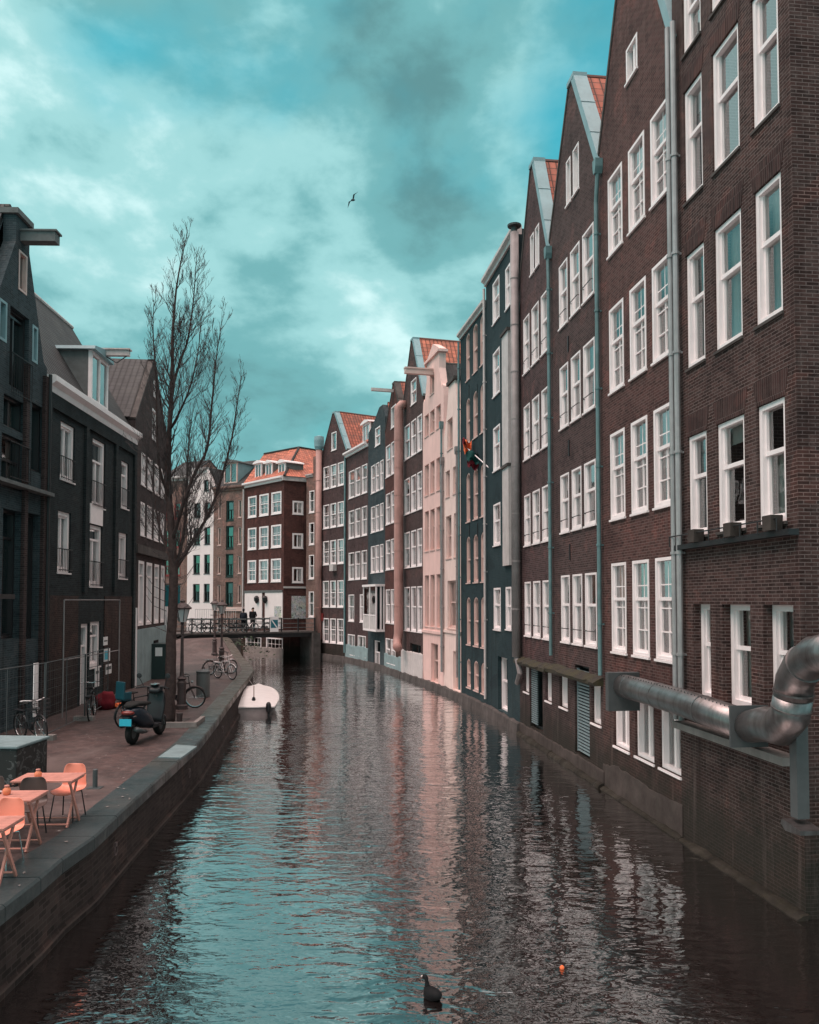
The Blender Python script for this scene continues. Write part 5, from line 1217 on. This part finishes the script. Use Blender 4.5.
# ------------------------------------------------------------------ scooter
def scooter(loc, rz):
    t = thing('motor_scooter', loc, rz, 'black motor scooter with bright teal number plate parked on the quay by the tree', 'scooter')
    for x in (-.62,.62):
        w = MB().torus((x,0,.24),.175,.065,n=24,m=10).build('wheel','rubber',t,True); MB().lathe([(.12,-.03),(.12,.03)],n=14).build('rim','steel_grey',w); w.children[0].rotation_euler=(R(90),0,0); w.children[0].location=(x,0,.24)
    MB().loft([(-.86,0,.66,.06,.05),(-.80,0,.64,.13,.12),(-.6,0,.6,.18,.19),(-.35,0,.52,.19,.22),(-.12,0,.42,.19,.16),(.0,0,.33,.17,.07)],16,2.6).build('rear_body','navy_paint',t,True)
    MB().box(-.1,-.19,.26,.38,.19,.32).build('footboard','black_paint',t)
    MB().loft([(.34,0,.36,.17,.1),(.42,0,.55,.19,.2),(.46,0,.78,.2,.2),(.47,0,.95,.14,.1)],14,2.6).build('front_shield','black_paint',t,True)
    MB().loft([(.30,0,.98,.1,.05),(.4,0,1.04,.16,.08),(.5,0,1.03,.13,.07),(.54,0,1.0,.08,.04)],12,2.4).build('headset','black_paint',t,True)
    MB().loft([(-.84,0,.80,.08,.035),(-.6,0,.83,.16,.05),(-.3,0,.80,.16,.055),(-.05,0,.78,.12,.04),(0,0,.76,.06,.03)],14,2.4).build('seat','rubber',t,True)
    MB().loft([(.42,0,.38,.07,.1),(.62,0,.44,.09,.06),(.82,0,.36,.07,.04)],10,2.2).build('front_mudguard','navy_paint',t,True)
    MB().tube([(.44,0,.9),(.56,.09,.5),(.62,.1,.24)],.022,8).tube([(.44,0,.9),(.56,-.09,.5),(.62,-.1,.24)],.022,8).build('fork','steel_grey',t)
    MB().tube([(.24,.36,1.06),(.36,.2,1.08),(.4,0,1.06),(.36,-.2,1.08),(.24,-.36,1.06)],.017,8).build('handlebar','black_iron',t)
    for y in (.22,-.22):
        mb = MB(); mb.tube([(.34,y,1.08),(.3,y*1.4,1.28)],.008,6).lathe([(.02,-.012),(.055,-.008),(.055,.008),(.02,.012)],n=14); m_ = mb.build('mirror','black_paint',t)
        me = m_.data
        for v in me.vertices[12:]:
            x,yy,z = v.co; v.co = (.3+z, y*1.4+x, 1.32+yy)
    MB().box(-.93,-.12,.42,-.915,.12,.56).build('number_plate','plate_teal',t)
    MB().box(-.915,-.13,.4,-.80,.13,.43).box(-.915,-.06,.43,-.85,.06,.6).build('plate_bracket','black_paint',t)
    MB().loft([(-.90,0,.67,.07,.03),(-.86,0,.67,.12,.045),(-.8,0,.67,.13,.05)],12,2.4).build('tail_light','red_light',t,True)
    for y in (.15,-.15): MB().loft([(-.88,y,.6,.02,.015),(-.8,y,.6,.025,.02)],8,2).build('indicator','rust_iron',t,True)
    MB().tube([(-.3,-.14,.22),(-.55,-.17,.26),(-.82,-.17,.34)],[.03,.05,.055],10).build('exhaust','steel_grey',t,True)
    MB().loft([(-.55,.12,.24,.03,.1),(-.3,.12,.26,.05,.1),(-.1,.12,.26,.04,.06)],10,3).build('engine_case','steel_grey',t,True)
    MB().tube([(-.1,.1,.25),(-.14,.24,.01)],.013,6).build('side_stand','chrome',t)
    MB().lathe([(.02,-.03),(.1,0),(.1,.02),(.02,.03)],(.36,0,1.13),16).build('instrument_dial','chrome',t)
    return t
p = ground(145,740); sct=scooter((p.x,p.y+.1,QZ), R(82)); sct.scale=(1.2,1.25,1.18)

# ------------------------------------------------------------------ cafe furniture
def table(loc, rz, label):
    t = thing('cafe_table', loc, rz, label, 'table', 'folding cafe tables on the quay'); W,D,H=.46,.31,.745
    top = MB()
    for k in range(5): top.box(-W,-D+k*.125,H-.022,W,-D+k*.125+.119,H)
    top.build('tabletop','orange_wood',t)
    MB().box(-W+.02,-D+.01,H-.055,-W+.055,D-.01,H-.0225).build('batten','orange_wood',t)
    MB().box(W-.055,-D+.01,H-.055,W-.02,D-.01,H-.0225).build('batten','orange_wood',t)
    for x in (-W+.08,W-.08):
        for s_ in (1,-1):
            m = Matrix.Translation((x+s_*.016,0,.36)) @ Matrix.Rotation(s_*R(31),4,'X'); l = MB().box(-.013,-.022,-.405,.013,.022,.415,m).build('leg','orange_wood',t)
    MB().tube([(-W+.08,-.2,.06),(W-.08,-.2,.06)],.014,6).tube([(-W+.08,.2,.06),(W-.08,.2,.06)],.014,6).build('stretcher','orange_wood',t)
    return t
def chair(loc, rz, label, mat, metal):
    t = thing('cafe_chair', loc, rz, label, 'chair', 'shell chairs at the cafe tables')
    # one-piece shell: seat curving up into the back, front toward +x
    prof = [(.24,.42),(.2,.445),(.1,.445),(-.05,.435),(-.15,.44),(-.2,.48),(-.225,.56),(-.24,.68),(-.255,.80),(-.26,.83)]; wds=[.17,.205,.215,.215,.21,.205,.2,.195,.175,.12]
    vs=[];fs=[];m=11
    for (x,z),w_ in zip(prof,wds):
        for k in range(m):
            s_ = -1+2*k/(m-1); up = .035*abs(s_)**3 if z<.5 else 0; fw_ = .05*abs(s_)**2.5 if z>=.5 else 0; vs.append((x+fw_, w_*s_, z+up))
    for i in range(len(prof)-1):
        for k in range(m-1): fs.append((i*m+k,i*m+k+1,(i+1)*m+k+1,(i+1)*m+k))
    o = link('shell',vs,fs,mat,t,True); sd=o.modifiers.new('s','SOLIDIFY'); sd.thickness=.012; ss=o.modifiers.new('u','SUBSURF'); ss.levels=1; ss.render_levels=1
    for (x,y) in ((.16,.15),(.16,-.15),(-.14,.15),(-.14,-.15)):
        sx = 1 if x>0 else -1; sy=1 if y>0 else -1; MB().tube([(0+sx*.03,y*.3,.425),(x,y,.415),(x+sx*.06,y+sy*.045,0)],.011,7).build('leg',metal,t)
    return t
table((-5.62,12.9,QZ),R(2),'orange wooden folding table farthest from the camera, with a candle jar at its middle')
table((-5.68,11.68,QZ),R(2),'orange wooden folding table in the middle of the row, with a jar and an ashtray')
table((-5.36,10.28,QZ),R(2),'orange wooden folding table nearest the camera, with nothing on it')
chair((-5.47,13.28,QZ),R(-95),'bright orange shell chair behind the farthest cafe table','orange_plastic','black_iron')
chair((-5.38,10.95,QZ),R(-95),'bright orange shell chair behind the nearest cafe table','orange_plastic','chrome')
chair((-5.62,12.25,QZ),R(-80),'dark brown chair between the farthest and middle cafe tables','brown_plastic','black_iron')
chair((-6.35,12.35,QZ),R(-110),'dark brown chair at the left behind the middle cafe table, cut by the photo edge','brown_plastic','black_iron')
def jar(p,label):
    t = thing('candle_jar',p,0,label,'candle jar','orange candle jars on the cafe tables')
    MB().lathe([(.035,0),(.05,.01),(.056,.05),(.052,.08),(.03,.1),(.028,.11)],n=16).build('glass','jar_glass',t,True); MB().lathe([(.03,.11),(.034,.115),(.034,.13),(.03,.135)],n=14).build('rim','orange_wood',t,True)
jar((-5.76,12.83,QZ+.746),'orange candle jar on the farthest cafe table'); jar((-5.70,11.72,QZ+.746),'orange candle jar on the middle cafe table beside the ashtray')
at = thing('ashtray',(-5.87,11.78,QZ+.746),0,'small dark ashtray with pale rim on the middle cafe table','ashtray'); MB().lathe([(.05,0),(.06,.025),(.05,.027),(.045,.01)],n=14).build('bowl','black_iron',at); MB().torus((0,0,0),.055,.005).build('rim','paper_white',at); at.children[1].rotation_euler=(R(90),0,0); at.children[1].location=(0,0,.027)

# dark box (planter / power box)
p0 = ground(16,787); bx = thing('street_box',(p0.x,p0.y,QZ),R(-4),'low dark street box with faded pattern and teal lid at the left edge','street box')
mb=MB().box(-1.6,0,0,0,1.15,.70).build('body','box_pattern',bx); bv=mb.modifiers.new('b','BEVEL'); bv.width=.03; bv.segments=2
mb=MB().box(-1.63,-.03,.702,.03,1.18,.76).build('lid','stain_teal',bx); bv=mb.modifiers.new('b','BEVEL'); bv.width=.02; bv.segments=2
# small post
p0 = ground(95,788); sp_=thing('bollard_stub',(p0.x,p0.y,QZ),0,'short grey metal post with a square base on the paving','post'); MB().lathe([(.045,.01),(.045,.34),(.03,.35)],n=12).build('post','steel_grey',sp_); MB().box(-.13,-.1,.0,.13,.1,.012).build('base_plate','steel_grey',sp_)
# litter bin
p0 = ground(203,697); bn=thing('litter_bin',(p0.x,p0.y,QZ),0,'grey round litter bin standing near the quay edge','litter bin'); MB().lathe([(.22,0),(.24,.03),(.24,.86),(.22,.88)],n=24).build('drum','bin_grey',bn,False); MB().lathe([(.25,.882),(.25,.93),(.1,.99),(.04,1.0)],n=24).build('lid','steel_grey',bn); MB().torus((0,0,0),.05,.012).build('lid_knob','black_iron',bn); bn.children[2].location=(0,0,1.03)
# electricity cabinet
cb=thing('utility_cabinet',(-11.15,37.0,QZ),R(-80),'dark green utility cabinet with a white sticker at the far end of the left row','cabinet'); MB().box(-.5,-.35,0,.6,.35,1.5).build('body','green_dark',cb); MB().box(-.53,-.38,1.502,.63,.38,1.56).build('lid','green_dark',cb); MB().box(.45,-.2,1.02,.602,.1,1.4).build('sticker','paper_white',cb); MB().box(-.45,-.36,1.1,-.2,-.351,1.4).build('sticker','paper_white',cb)
# red tarp bag
def lump(name,loc,sx,sy,sz,mat,label,cat):
    bm=bmesh.new(); bmesh.ops.create_icosphere(bm,subdivisions=3,radius=1)
    for v in bm.verts:
        n_=mnoise.noise(v.co*1.7)*.35+mnoise.noise(v.co*5)*.12; v.co*=1+n_; v.co.x*=sx; v.co.y*=sy; v.co.z=max(v.co.z*sz+sz*.7,0)
    me=bpy.data.meshes.new(name); bm.to_mesh(me); bm.free(); me.materials.append(M[mat]); o=bpy.data.objects.new(name,me); COL.objects.link(o); o.location=loc
    for pl_ in me.polygons: pl_.use_smooth=True
    return tag(o,label,cat)
p0=ground(106,709); lump('cloth_bag',(p0.x,p0.y,QZ),.34,.3,.33,'red_fabric','crumpled dark red bag lying by the charcoal house wall','bag')
p0=ground(115,708); lump('cloth_bag',(p0.x+.1,p0.y,QZ),.15,.15,.1,'orange_fabric','small bright orange bag on the ground beside the dark red bag','bag')
# tree pit kerb and pot
p0=ground(178,728); kb=thing('tree_kerb',(p0.x,p0.y,QZ),R(4),'pale stone kerb of the planting pit at the foot of the tree','kerb'); MB().box(-.55,0,0,.5,.12,.15).box(.38,.121,0,.5,1.3,.14).build('kerb_stone','concrete',kb)
p0=ground(177,725); pt=thing('flower_pot',(p0.x,p0.y+.25,QZ),0,'small brown pot standing in the tree pit','flower pot'); MB().lathe([(.07,0),(.09,.28),(.1,.3),(.08,.3)],n=12).build('pot','rust_iron',pt)
pe=link('earth_pit',[(p0.x-.9,p0.y+.1,QZ+.016),(p0.x+.05,p0.y+.1,QZ+.016),(p0.x+.05,p0.y+1.3,QZ+.016),(p0.x-.9,p0.y+1.3,QZ+.016)],[(0,1,2,3)],'stone_dark'); pe['kind']='structure'

# ------------------------------------------------------------------ lamp posts
def lamp(loc,label,H=3.45):
    t=thing('street_lamp',loc,0,label,'street lamp','old street lamps along the quay')
    MB().lathe([(.2,0),(.2,.12),(.15,.16),(.13,.6),(.15,.85),(.11,.92),(.16,.98),(.08,1.05),(.06,1.2),(.045,2.4),(.06,2.45),(.04,H-.75),(.07,H-.7),(.03,H-.66)],n=14).build('post','rust_iron',t)
    MB().tube([(-.28,0,H-.95),(.28,0,H-.95)],.018,8).build('ladder_bar','rust_iron',t)
    MB().lathe([(.11,H-.66),(.12,H-.62),(.22,H-.24)],n=6).build('lantern_glass','curtain_grey',t)
    fr=MB()
    for k in range(6): a=math.pi/3*k; fr.tube([(.12*math.cos(a),.12*math.sin(a),H-.64),(.225*math.cos(a),.225*math.sin(a),H-.23)],.012,5)
    fr.build('lantern_frame','rust_iron',t)
    MB().lathe([(.29,H-.25),(.30,H-.2),(.16,H-.08),(.07,H-.03),(.08,H+.02),(.02,H+.08)],n=12).build('lantern_hood','rust_iron',t)
p0=ground(181.5,709); lamp((p0.x,p0.y,QZ),'old iron street lamp with flared base just right of the tree trunk')
p0=ground(221.5,667); lamp((p0.x,p0.y,QZ),'old iron street lamp beside the white bicycle at the quay edge')
p0=ground(214.5,656); lamp((p0.x,p0.y,zramp(p0.y)),'farthest iron street lamp, standing where the quay meets the bridge')

# ------------------------------------------------------------------ fence, frame, signs
fn=thing('mesh_fence',(-9.4,17.3,QZ),0,'temporary steel mesh fence along the front of the left houses','fence')
fp=[Vector((-9.4,17.3)),Vector((-9.15,20.7)),Vector((-9.45,24.0)),Vector((-9.95,27.2))]
for i in range(3):
    a=fp[i]-fp[0]; b=fp[i+1]-fp[0]; ln=(b-a).length; d=(b-a)/ln; a=a+d*.04; b=b-d*.04
    MB().tube([(a.x,a.y,.12),(a.x,a.y,1.92),(b.x,b.y,1.92),(b.x,b.y,.12),(a.x,a.y,.12)],.015,7).tube([((a.x+b.x)/2,(a.y+b.y)/2,.12),((a.x+b.x)/2,(a.y+b.y)/2,1.92)],.012,6).build('panel_frame','steel_grey',fn)
    mb=MB(); k=int(ln/.16)
    for q in range(1,k): c=a.lerp(b,q/k); mb.tube([(c.x,c.y,.14),(c.x,c.y,1.9)],0.0022,3,False)
    for q in range(1,8): z=.14+1.76*q/8; mb.tube([(a.x,a.y,z),(b.x,b.y,z)],.0028,3,False)
    mb.build('wire_mesh','steel_grey',fn)
    MB().box(b.x-.28,b.y-.1,0,b.x+.28,b.y+.12,.13).build('foot_block','concrete',fn)
p0=at_y(34,705,20.6); wpnk=thing('white_board',(p0.x-.1,20.9,QZ),R(80),'narrow white plank standing upright against the mesh fence','board'); MB().box(-.09,-.012,.55,.09,.012,1.9).box(-.02,.0125,.6,.02,.03,1.85).build('plank','white',wpnk)
p0=thing('pipe_frame',(-10.35,24.6,QZ),0,'tall thin steel pipe frame standing before the charcoal house','frame'); MB().tube([(0,0,0),(0,0,3.5),(-.1,5.0,3.5),(-.1,5.0,0)],.022,7).tube([(.0,0,1.7),(-.1,5,1.7)],.015,6).build('pipes','pipe_grey',p0)
def on_wall(h,px,py,w_,ht,name,mat,label,cat,out=.02):
    u=h.u_at(px,py); z=h.z_at(u,py); q=h.P(u,-out-.012,z); o=thing(name,tuple(q),h.root.rotation_euler.z,label,cat,'notices on the charcoal house wall'); MB().box(-w_/2,-.012,-ht/2,w_/2,.012,ht/2).build('board',mat,o); return o
o=on_wall(B2,106,655,.62,.45,'notice','paper_white','teal and white notice on the charcoal wall, topmost near the pipe frame','notice'); MB().box(-.28,-.016,-.16,.05,-.013,.16).build('teal_print','plate_teal',o)
o=on_wall(B2,107.5,669,.62,.35,'notice','paper_white','grey and white printed notice below the teal one on the charcoal wall','notice'); MB().box(-.26,-.016,-.02,.26,-.013,.1).build('print_block','steel_grey',o)
o=on_wall(B2,96,676.5,.42,.7,'notice','paper_white','plain white notice beside the charcoal house door','notice'); MB().box(-.14,-.016,.1,.14,-.013,.2).build('print_block','steel_grey',o)
o=on_wall(B2,104.5,641,.42,.3,'notice','paper_white','small white nameplate high on the charcoal wall right of the ground-floor window','notice'); MB().box(-.17,-.016,-.02,.17,-.013,.03).build('print_block','steel_grey',o)
# teal hanging banner
ps=at_y(171,596,42.0); sn=thing('hanging_sign',(-12.2,41.5,0),R(0),'teal banner sign projecting from the last house of the left row behind the tree','sign')
za,zb_=at_y(170,607,41.5).z,at_y(170,585,41.5).z; xa=at_y(163,596,41.5).x+12.2; xb=at_y(180,596,41.5).x+12.2
MB().box(xa,-.03,za,xb,.03,zb_).build('board','sign_teal',sn); MB().tube([(xa-.3,0,zb_+.05),(xb+.05,0,zb_+.05)],.03,6).build('arm','black_iron',sn)

# ------------------------------------------------------------------ flag / lantern on the teal house
q0=R4.P(R4.u_at(495,470),-.02,R4.z_at(R4.u_at(495,470),470)); q1=at_y(466,447,q0.y+1.2); 
q1=Vector((R5.P(R5.u_at(478),-1.6,0).x, R5.P(R5.u_at(478),-1.6,0).y, 0)); 
yq=34.6; q1=at_y(467,448,yq); q0=at_y(496,474,31.6)
fl=thing('wall_flag',tuple(q0),0,'furled flag in orange, green and red on a thin pole on the dark teal house','flag')
e_=q1-q0; MB().tube([(0,0,0),tuple(e_)],.022,7).build('pole','white',fl)
def ragged(c,sx,sz,mat,name,seed):
    random.seed(seed); k=9; vs=[];fs=[]
    for i in range(k):
        for j in range(k):
            a=i/(k-1);b=j/(k-1); vs.append((c[0]+(a-.5)*sx*(1-.3*b), c[1]+.12*math.sin(a*9+b*4), c[2]-(b-.5)*sz+.1*math.sin(a*7)+.06*math.sin(b*9)))
    for i in range(k-1):
        for j in range(k-1): fs.append((i*k+j,(i+1)*k+j,(i+1)*k+j+1,i*k+j+1))
    link(name,vs,fs,mat,fl,True)
E=e_
ragged((E.x*.98,E.y*.98,E.z*.98),.36,.62,'orange_fabric','orange_cloth',1); ragged((E.x*.98-.12,E.y*.98-.1,E.z*.98+.2),.22,.3,'red_fabric','knot',4)
ragged((E.x*.72,E.y*.72,E.z*.72-.12),.75,.45,'green_fabric','green_cloth',2); ragged((E.x*.76,E.y*.76,E.z*.76-.48),.55,.32,'red_fabric','red_cloth',3)
random.seed(11)

# ------------------------------------------------------------------ boat
def boat():
    s0=ground(255,716,0.0); t=thing('dinghy',(s0.x-.12,s0.y+.1,0),R(98),'small white dinghy with a pale cover moored at the quay','boat')
    secs=[]; N_=16
    for i in range(N_+1):
        a=i/N_; x=a*4.9+.22*(1-a)*0; hb=.97*math.sqrt(max(0,1-max(0,(a-.3)/.7)**2.3))*(0.86+.14*min(1,a/.3)); hb=max(hb,.02); top=.32+.34*a; secs.append((x,hb,top))
    vs=[];fs=[];m=9
    for (x,hb,top) in secs:
        for k in range(m):
            an=math.pi*k/(m-1); yy=-hb*math.cos(an)*(1.0 if k in(0,m-1) else .97); z=top-(top+.18)*math.sin(an)**.7; vs.append((x,yy,z))
    for i in range(N_):
        for k in range(m-1): fs.append((i*m+k,i*m+k+1,(i+1)*m+k+1,(i+1)*m+k))
    fs.append(tuple(range(m)))
    hull=link('hull',vs,fs,'boat_grey',t,True)
    mb=MB()
    for s_ in (-1,1): mb.tube([(x,s_*hb,top) for x,hb,top in secs],.035,7)
    mb.tube([(0,-.83,.32),(0,.83,.32)],.03,7); mb.build('gunwale','boat_white',t,True)
    vs=[];fs=[];m=11
    for (x,hb,top) in secs:
        a=x/4.9
        for k in range(m):
            s_=-1+2*k/(m-1); tent=(.16*(1-abs(s_)**1.3)*math.exp(-((a-.45)/.4)**2)+.05*(1-s_*s_))*min(1,a/.18); dip=-.10*math.exp(-((a-.2)/.08)**2-(s_/.3)**2)*min(1,a/.1); vs.append((x,s_*hb*.97,top+.02+tent+dip+.015*math.sin(9*a+3*s_)))
    for i in range(N_):
        for k in range(m-1): fs.append((i*m+k,(i+1)*m+k,(i+1)*m+k+1,i*m+k+1))
    cv=link('cover','x' and vs,fs,'boat_white',t,True)
    MB().tube([(1.1,.0,.1),(1.1,0,1.05)],.02,7).build('pole','boat_pink',t); MB().loft([(.86,0,.50,.05,.10),(.95,0,.50,.08,.13),(1.05,0,.50,.05,.10)],8,2).build('tiller_cap','black_iron',t)
    MB().loft([(.7,.0,.40,.05,.02),(1.1,-.1,.47,.5,.035),(1.7,.1,.56,.42,.035),(2.1,0,.60,.08,.02)],10,2.0).build('folded_cloth','boat_pink',t,True)
    MB().loft([(-.22,-.62,.30,.06,.16),(-.12,-.62,.32,.11,.22),(.02,-.62,.30,.09,.16)],10,2.4).tube([(-.12,-.62,.2),(-.12,-.62,-.3)],.04,8).build('outboard_motor','black_paint',t,True)
    MB().tube([(4.85,0,.6),(5.1,.2,.62),(5.4,.5,.98)],.012,5).build('mooring_rope','white_dull',t)
    for xx in (1.0,2.4): MB().tube([(xx,.98,.32),(xx,1.0,.05)],.06,10).build('fender','paper_white',t,True)
boat()

# ------------------------------------------------------------------ birds, ball, floating bits
p0=ground(432,998,0.0); ct=thing('coot',(p0.x,p0.y,0),R(128),'black coot with white bill swimming in the foreground water','bird')
ct.scale=(.85,.85,.9)
MB().loft([(-.18,0,.07,.02,.02),(-.14,0,.07,.06,.045),(-.05,0,.05,.1,.085),(.06,0,.045,.1,.085),(.12,0,.07,.05,.05),(.14,0,.07,.02,.02)],14,2).tube([(.07,0,.08),(.105,0,.13),(.11,0,.175),(.125,0,.205),(.15,0,.212),(.175,0,.205),(.19,0,.20)],[.05,.033,.024,.03,.034,.027,.01],12).build('body','feather_black',ct,True)
MB().loft([(.175,0,.212,.016,.022),(.205,0,.203,.011,.012),(.235,0,.192,.003,.003)],8,2).build('bill','beak_white',ct,True)
p0=ground(562,969,0.0); bl_=MB(); bl_.lathe([(.005,-.03),(.02,-.021),(.03,0),(.02,.021),(.005,.03)],n=14); o=bl_.build('floating_ball','orange_fabric',None,True); o.location=(p0.x,p0.y,.015); tag(o,'tiny orange ball floating on the dark water','ball')
p0=at_y(353,200,38.0); gu=thing('gull',tuple(p0),R(30),'small dark bird flying high in the sky','bird')
MB().loft([(-.26,0,-.03,.01,.01),(-.15,0,-.01,.05,.05),(0,0,0,.075,.07),(.12,0,.01,.05,.05),(.2,0,.02,.035,.035),(.26,0,.015,.01,.01)],10,2).build('body','feather_grey',gu,True)
for s_ in (1,-1):
    vs=[(.1,s_*.04,.03),(-.06,s_*.04,.02),(.14,s_*.25,.16),(-.04,s_*.25,.14),(.02,s_*.55,.02),(-.05,s_*.5,.0)]
    w_=link('wing',vs,[(0,1,3,2),(2,3,5,4)] if s_>0 else [(0,2,3,1),(2,4,5,3)],'feather_grey',gu); sd_=w_.modifiers.new('s','SOLIDIFY'); sd_.thickness=.015
gu.scale=(.8,.8,.8); gu.rotation_euler=(R(-38),R(-20),R(60))

# ------------------------------------------------------------------ tree (bare)
def tree():
    random.seed(5)
    Y0=23.7; base=ground(168,722); tr=thing('bare_tree',(base.x,base.y,QZ),0,'tall bare winter tree with upright branches standing on the quay','tree')
    B0=Vector((base.x,base.y,QZ))
    def W(px,py,dy): return at_y(px,py,base.y+dy)-B0
    leaders=[
     ([(168,722,0),(170,690,0),(171.5,640,0),(173.5,576,0),(171.5,530,0.02),(168,474,.05),(172,385,.1),(173,326,.1),(178,278,.15),(188,230,.2)],[.19,.165,.145,.128,.108,.088,.058,.038,.024,.007]),
     ([(171.5,392,.1),(180,362,.25),(188,339,.3),(193,304,.35),(197,253,.4)],[.045,.035,.03,.02,.007]),
     ([(173.5,572,0),(181,560,.4),(190.5,545,.9),(209.5,512,1.2),(222,476,1.4),(232,437,1.5),(237,405,1.5),(241.5,377,1.5)],[.075,.06,.052,.042,.034,.026,.018,.007]),
     ([(173,540,0),(183,505,-.4),(194.5,474,-.6),(207,448,-.7),(212,403,-.7),(216,360,-.7),(222,321,-.7)],[.06,.05,.045,.038,.028,.018,.007]),
     ([(170,500,.05),(160,470,-.4),(157,430,-.6),(156,380,-.7),(153,330,-.8),(154,300,-.8)],[.045,.035,.03,.022,.015,.006]),
     ([(171,560,.0),(160,530,.5),(155,500,.8),(150,470,.9)],[.04,.03,.02,.007]),
     ([(170,430,.05),(183,405,-.6),(192,380,-.9),(199,345,-1.0),(201,318,-1.0)],[.035,.028,.02,.013,.006]),
     ([(172,585,.0),(184,530,.2),(187,480,.3),(189,440,.4),(193,410,.4)],[.05,.04,.03,.018,.007]),
    ]
    tb=MB(); cr=MB()
    def smooth(pts,rs):
        P=[W(*p) for p in pts]; out=[];ro=[]
        for i in range(len(P)-1):
            p0_,p1_,p2_,p3_=P[max(i-1,0)],P[i],P[i+1],P[min(i+2,len(P)-1)]
            for k in range(4):
                t=k/4; v=.5*((2*p1_)+(-p0_+p2_)*t+(2*p0_-5*p1_+4*p2_-p3_)*t*t+(-p0_+3*p1_-3*p2_+p3_)*t**3); out.append(v+Vector((random.uniform(-1,1),random.uniform(-1,1),0))*rs[i]*.12); ro.append(rs[i]*(1-t)+rs[i+1]*t)
        out.append(P[-1]); ro.append(rs[-1]); return out,ro
    def branch(p,d,L,r,depth):
        n=5 if depth<2 else 4; pts=[p];rs=[r]; cur=p.copy(); dv=d.normalized()
        for i in range(n):
            dv=(dv+Vector((random.uniform(-.22,.22),random.uniform(-.22,.22),.20+random.uniform(-.1,.12)))).normalized(); cur=cur+dv*L/n; pts.append(cur.copy()); rs.append(max(r*(1-.8*(i+1)/n),.0036))
        cr.tube(pts,rs,5 if depth==0 else (4 if depth==1 else 3),False)
        if depth>=3 or L<.22: return
        k=int(2.5+L*3.4) if depth<2 else int(1.5+L*3.6)
        for j in range(k):
            t=random.uniform(.18,.97); i=min(int(t*n),n-1); q=pts[i].lerp(pts[i+1],t*n-i); tang=(pts[i+1]-pts[i]).normalized()
            side=tang.orthogonal().normalized(); side.rotate(Matrix.Rotation(random.uniform(0,6.28),3,tang)); nd=tang*.8+side*random.uniform(.45,.85)
            branch(q,nd,L*random.uniform(.32,.6)*(1.15-t*.5),max(rs[i]*.6,.0045),depth+1)
    for li,(pts,rs) in enumerate(leaders):
        P,ro=smooth(pts,rs)
        tb.tube(P,ro,12 if li==0 else 8)
        tot=sum((P[i+1]-P[i]).length for i in range(len(P)-1)); acc=0
        start=6.2 if li==0 else .5
        for i in range(len(P)-1):
            sl=(P[i+1]-P[i]).length; acc+=sl
            if acc<start: continue
            f_=(acc-start)/(tot-start)
            for _ in range(int(sl*(8.5 if li==0 else 11.0)+random.random())):
                q=P[i].lerp(P[i+1],random.random()); tang=(P[i+1]-P[i]).normalized(); side=tang.orthogonal().normalized(); side.rotate(Matrix.Rotation(random.uniform(0,6.28),3,tang))
                Lb=(min(2.0,1.0+3.5*f_) if li==0 else 1.6)*(1-.6*f_)*random.uniform(.45,1.1); branch(q,tang*1.0+side*.7,Lb*.9,max(ro[i]*.33,.008),0)
    mb=cr   # lower stub twigs and ivy-like knots on the trunk
    for k in range(16):
        z=random.uniform(2.2,5.0); a=random.uniform(0,6.28); q=Vector((.05+math.cos(a)*.13,math.sin(a)*.13,z)); mb.tube([q,q+Vector((math.cos(a)*.35,math.sin(a)*.35,.15)),q+Vector((math.cos(a)*.6,math.sin(a)*.6,.5))],[.01,.007,.004],4)
    tb.build('trunk','bark',tr,True); cr.build('crown','twig',tr)
tree()
# weeds at the far quay end
def weeds():
    random.seed(3); mb=MB()
    for k in range(220):
        c=Vector((-11.6+random.gauss(0,.7),56.5+random.gauss(0,2.0),1.0)); c.x-= (c.y-56.5)*.35; c.z=zramp(c.y)-.25+random.uniform(-.3,.35); a=random.uniform(0,6.28); s_=random.uniform(.06,.16)
        d1=Vector((math.cos(a),math.sin(a),random.uniform(-.3,.6)))*s_; d2=Vector((-math.sin(a),math.cos(a),random.uniform(-.2,.9)))*s_
        mb.add([c,c+d1,c+d1+d2,c+d2],[(0,1,2,3)])
    o=mb.build('weeds','shrub'); tag(o,'low dark weeds hanging over the far quay edge','weeds',kind='stuff')
weeds()
# leaf litter and pale specks on quay
def litter():
    random.seed(9); mb=MB()
    for k in range(260):
        Y=random.uniform(9.5,34); i=[j for j in range(len(QP)-1) if QP[j].y<=Y<=QP[j+1].y][0]; x=QP[i].lerp(QP[i+1],(Y-QP[i].y)/(QP[i+1].y-QP[i].y)).x-random.uniform(.05,4.5)**1; z=QZ+.024; a=random.uniform(0,6.28); s_=random.uniform(.012,.035)
        mb.add([(x+s_*math.cos(a),Y+s_*math.sin(a),z),(x-s_*math.sin(a),Y+s_*math.cos(a),z+.006),(x-s_*math.cos(a),Y-s_*math.sin(a),z),(x+s_*math.sin(a),Y-s_*math.cos(a),z+.004)],[(0,1,2,3)])
    o=mb.build('litter','concrete'); tag(o,'scattered pale leaf scraps on the quay paving','litter',kind='stuff')
litter()
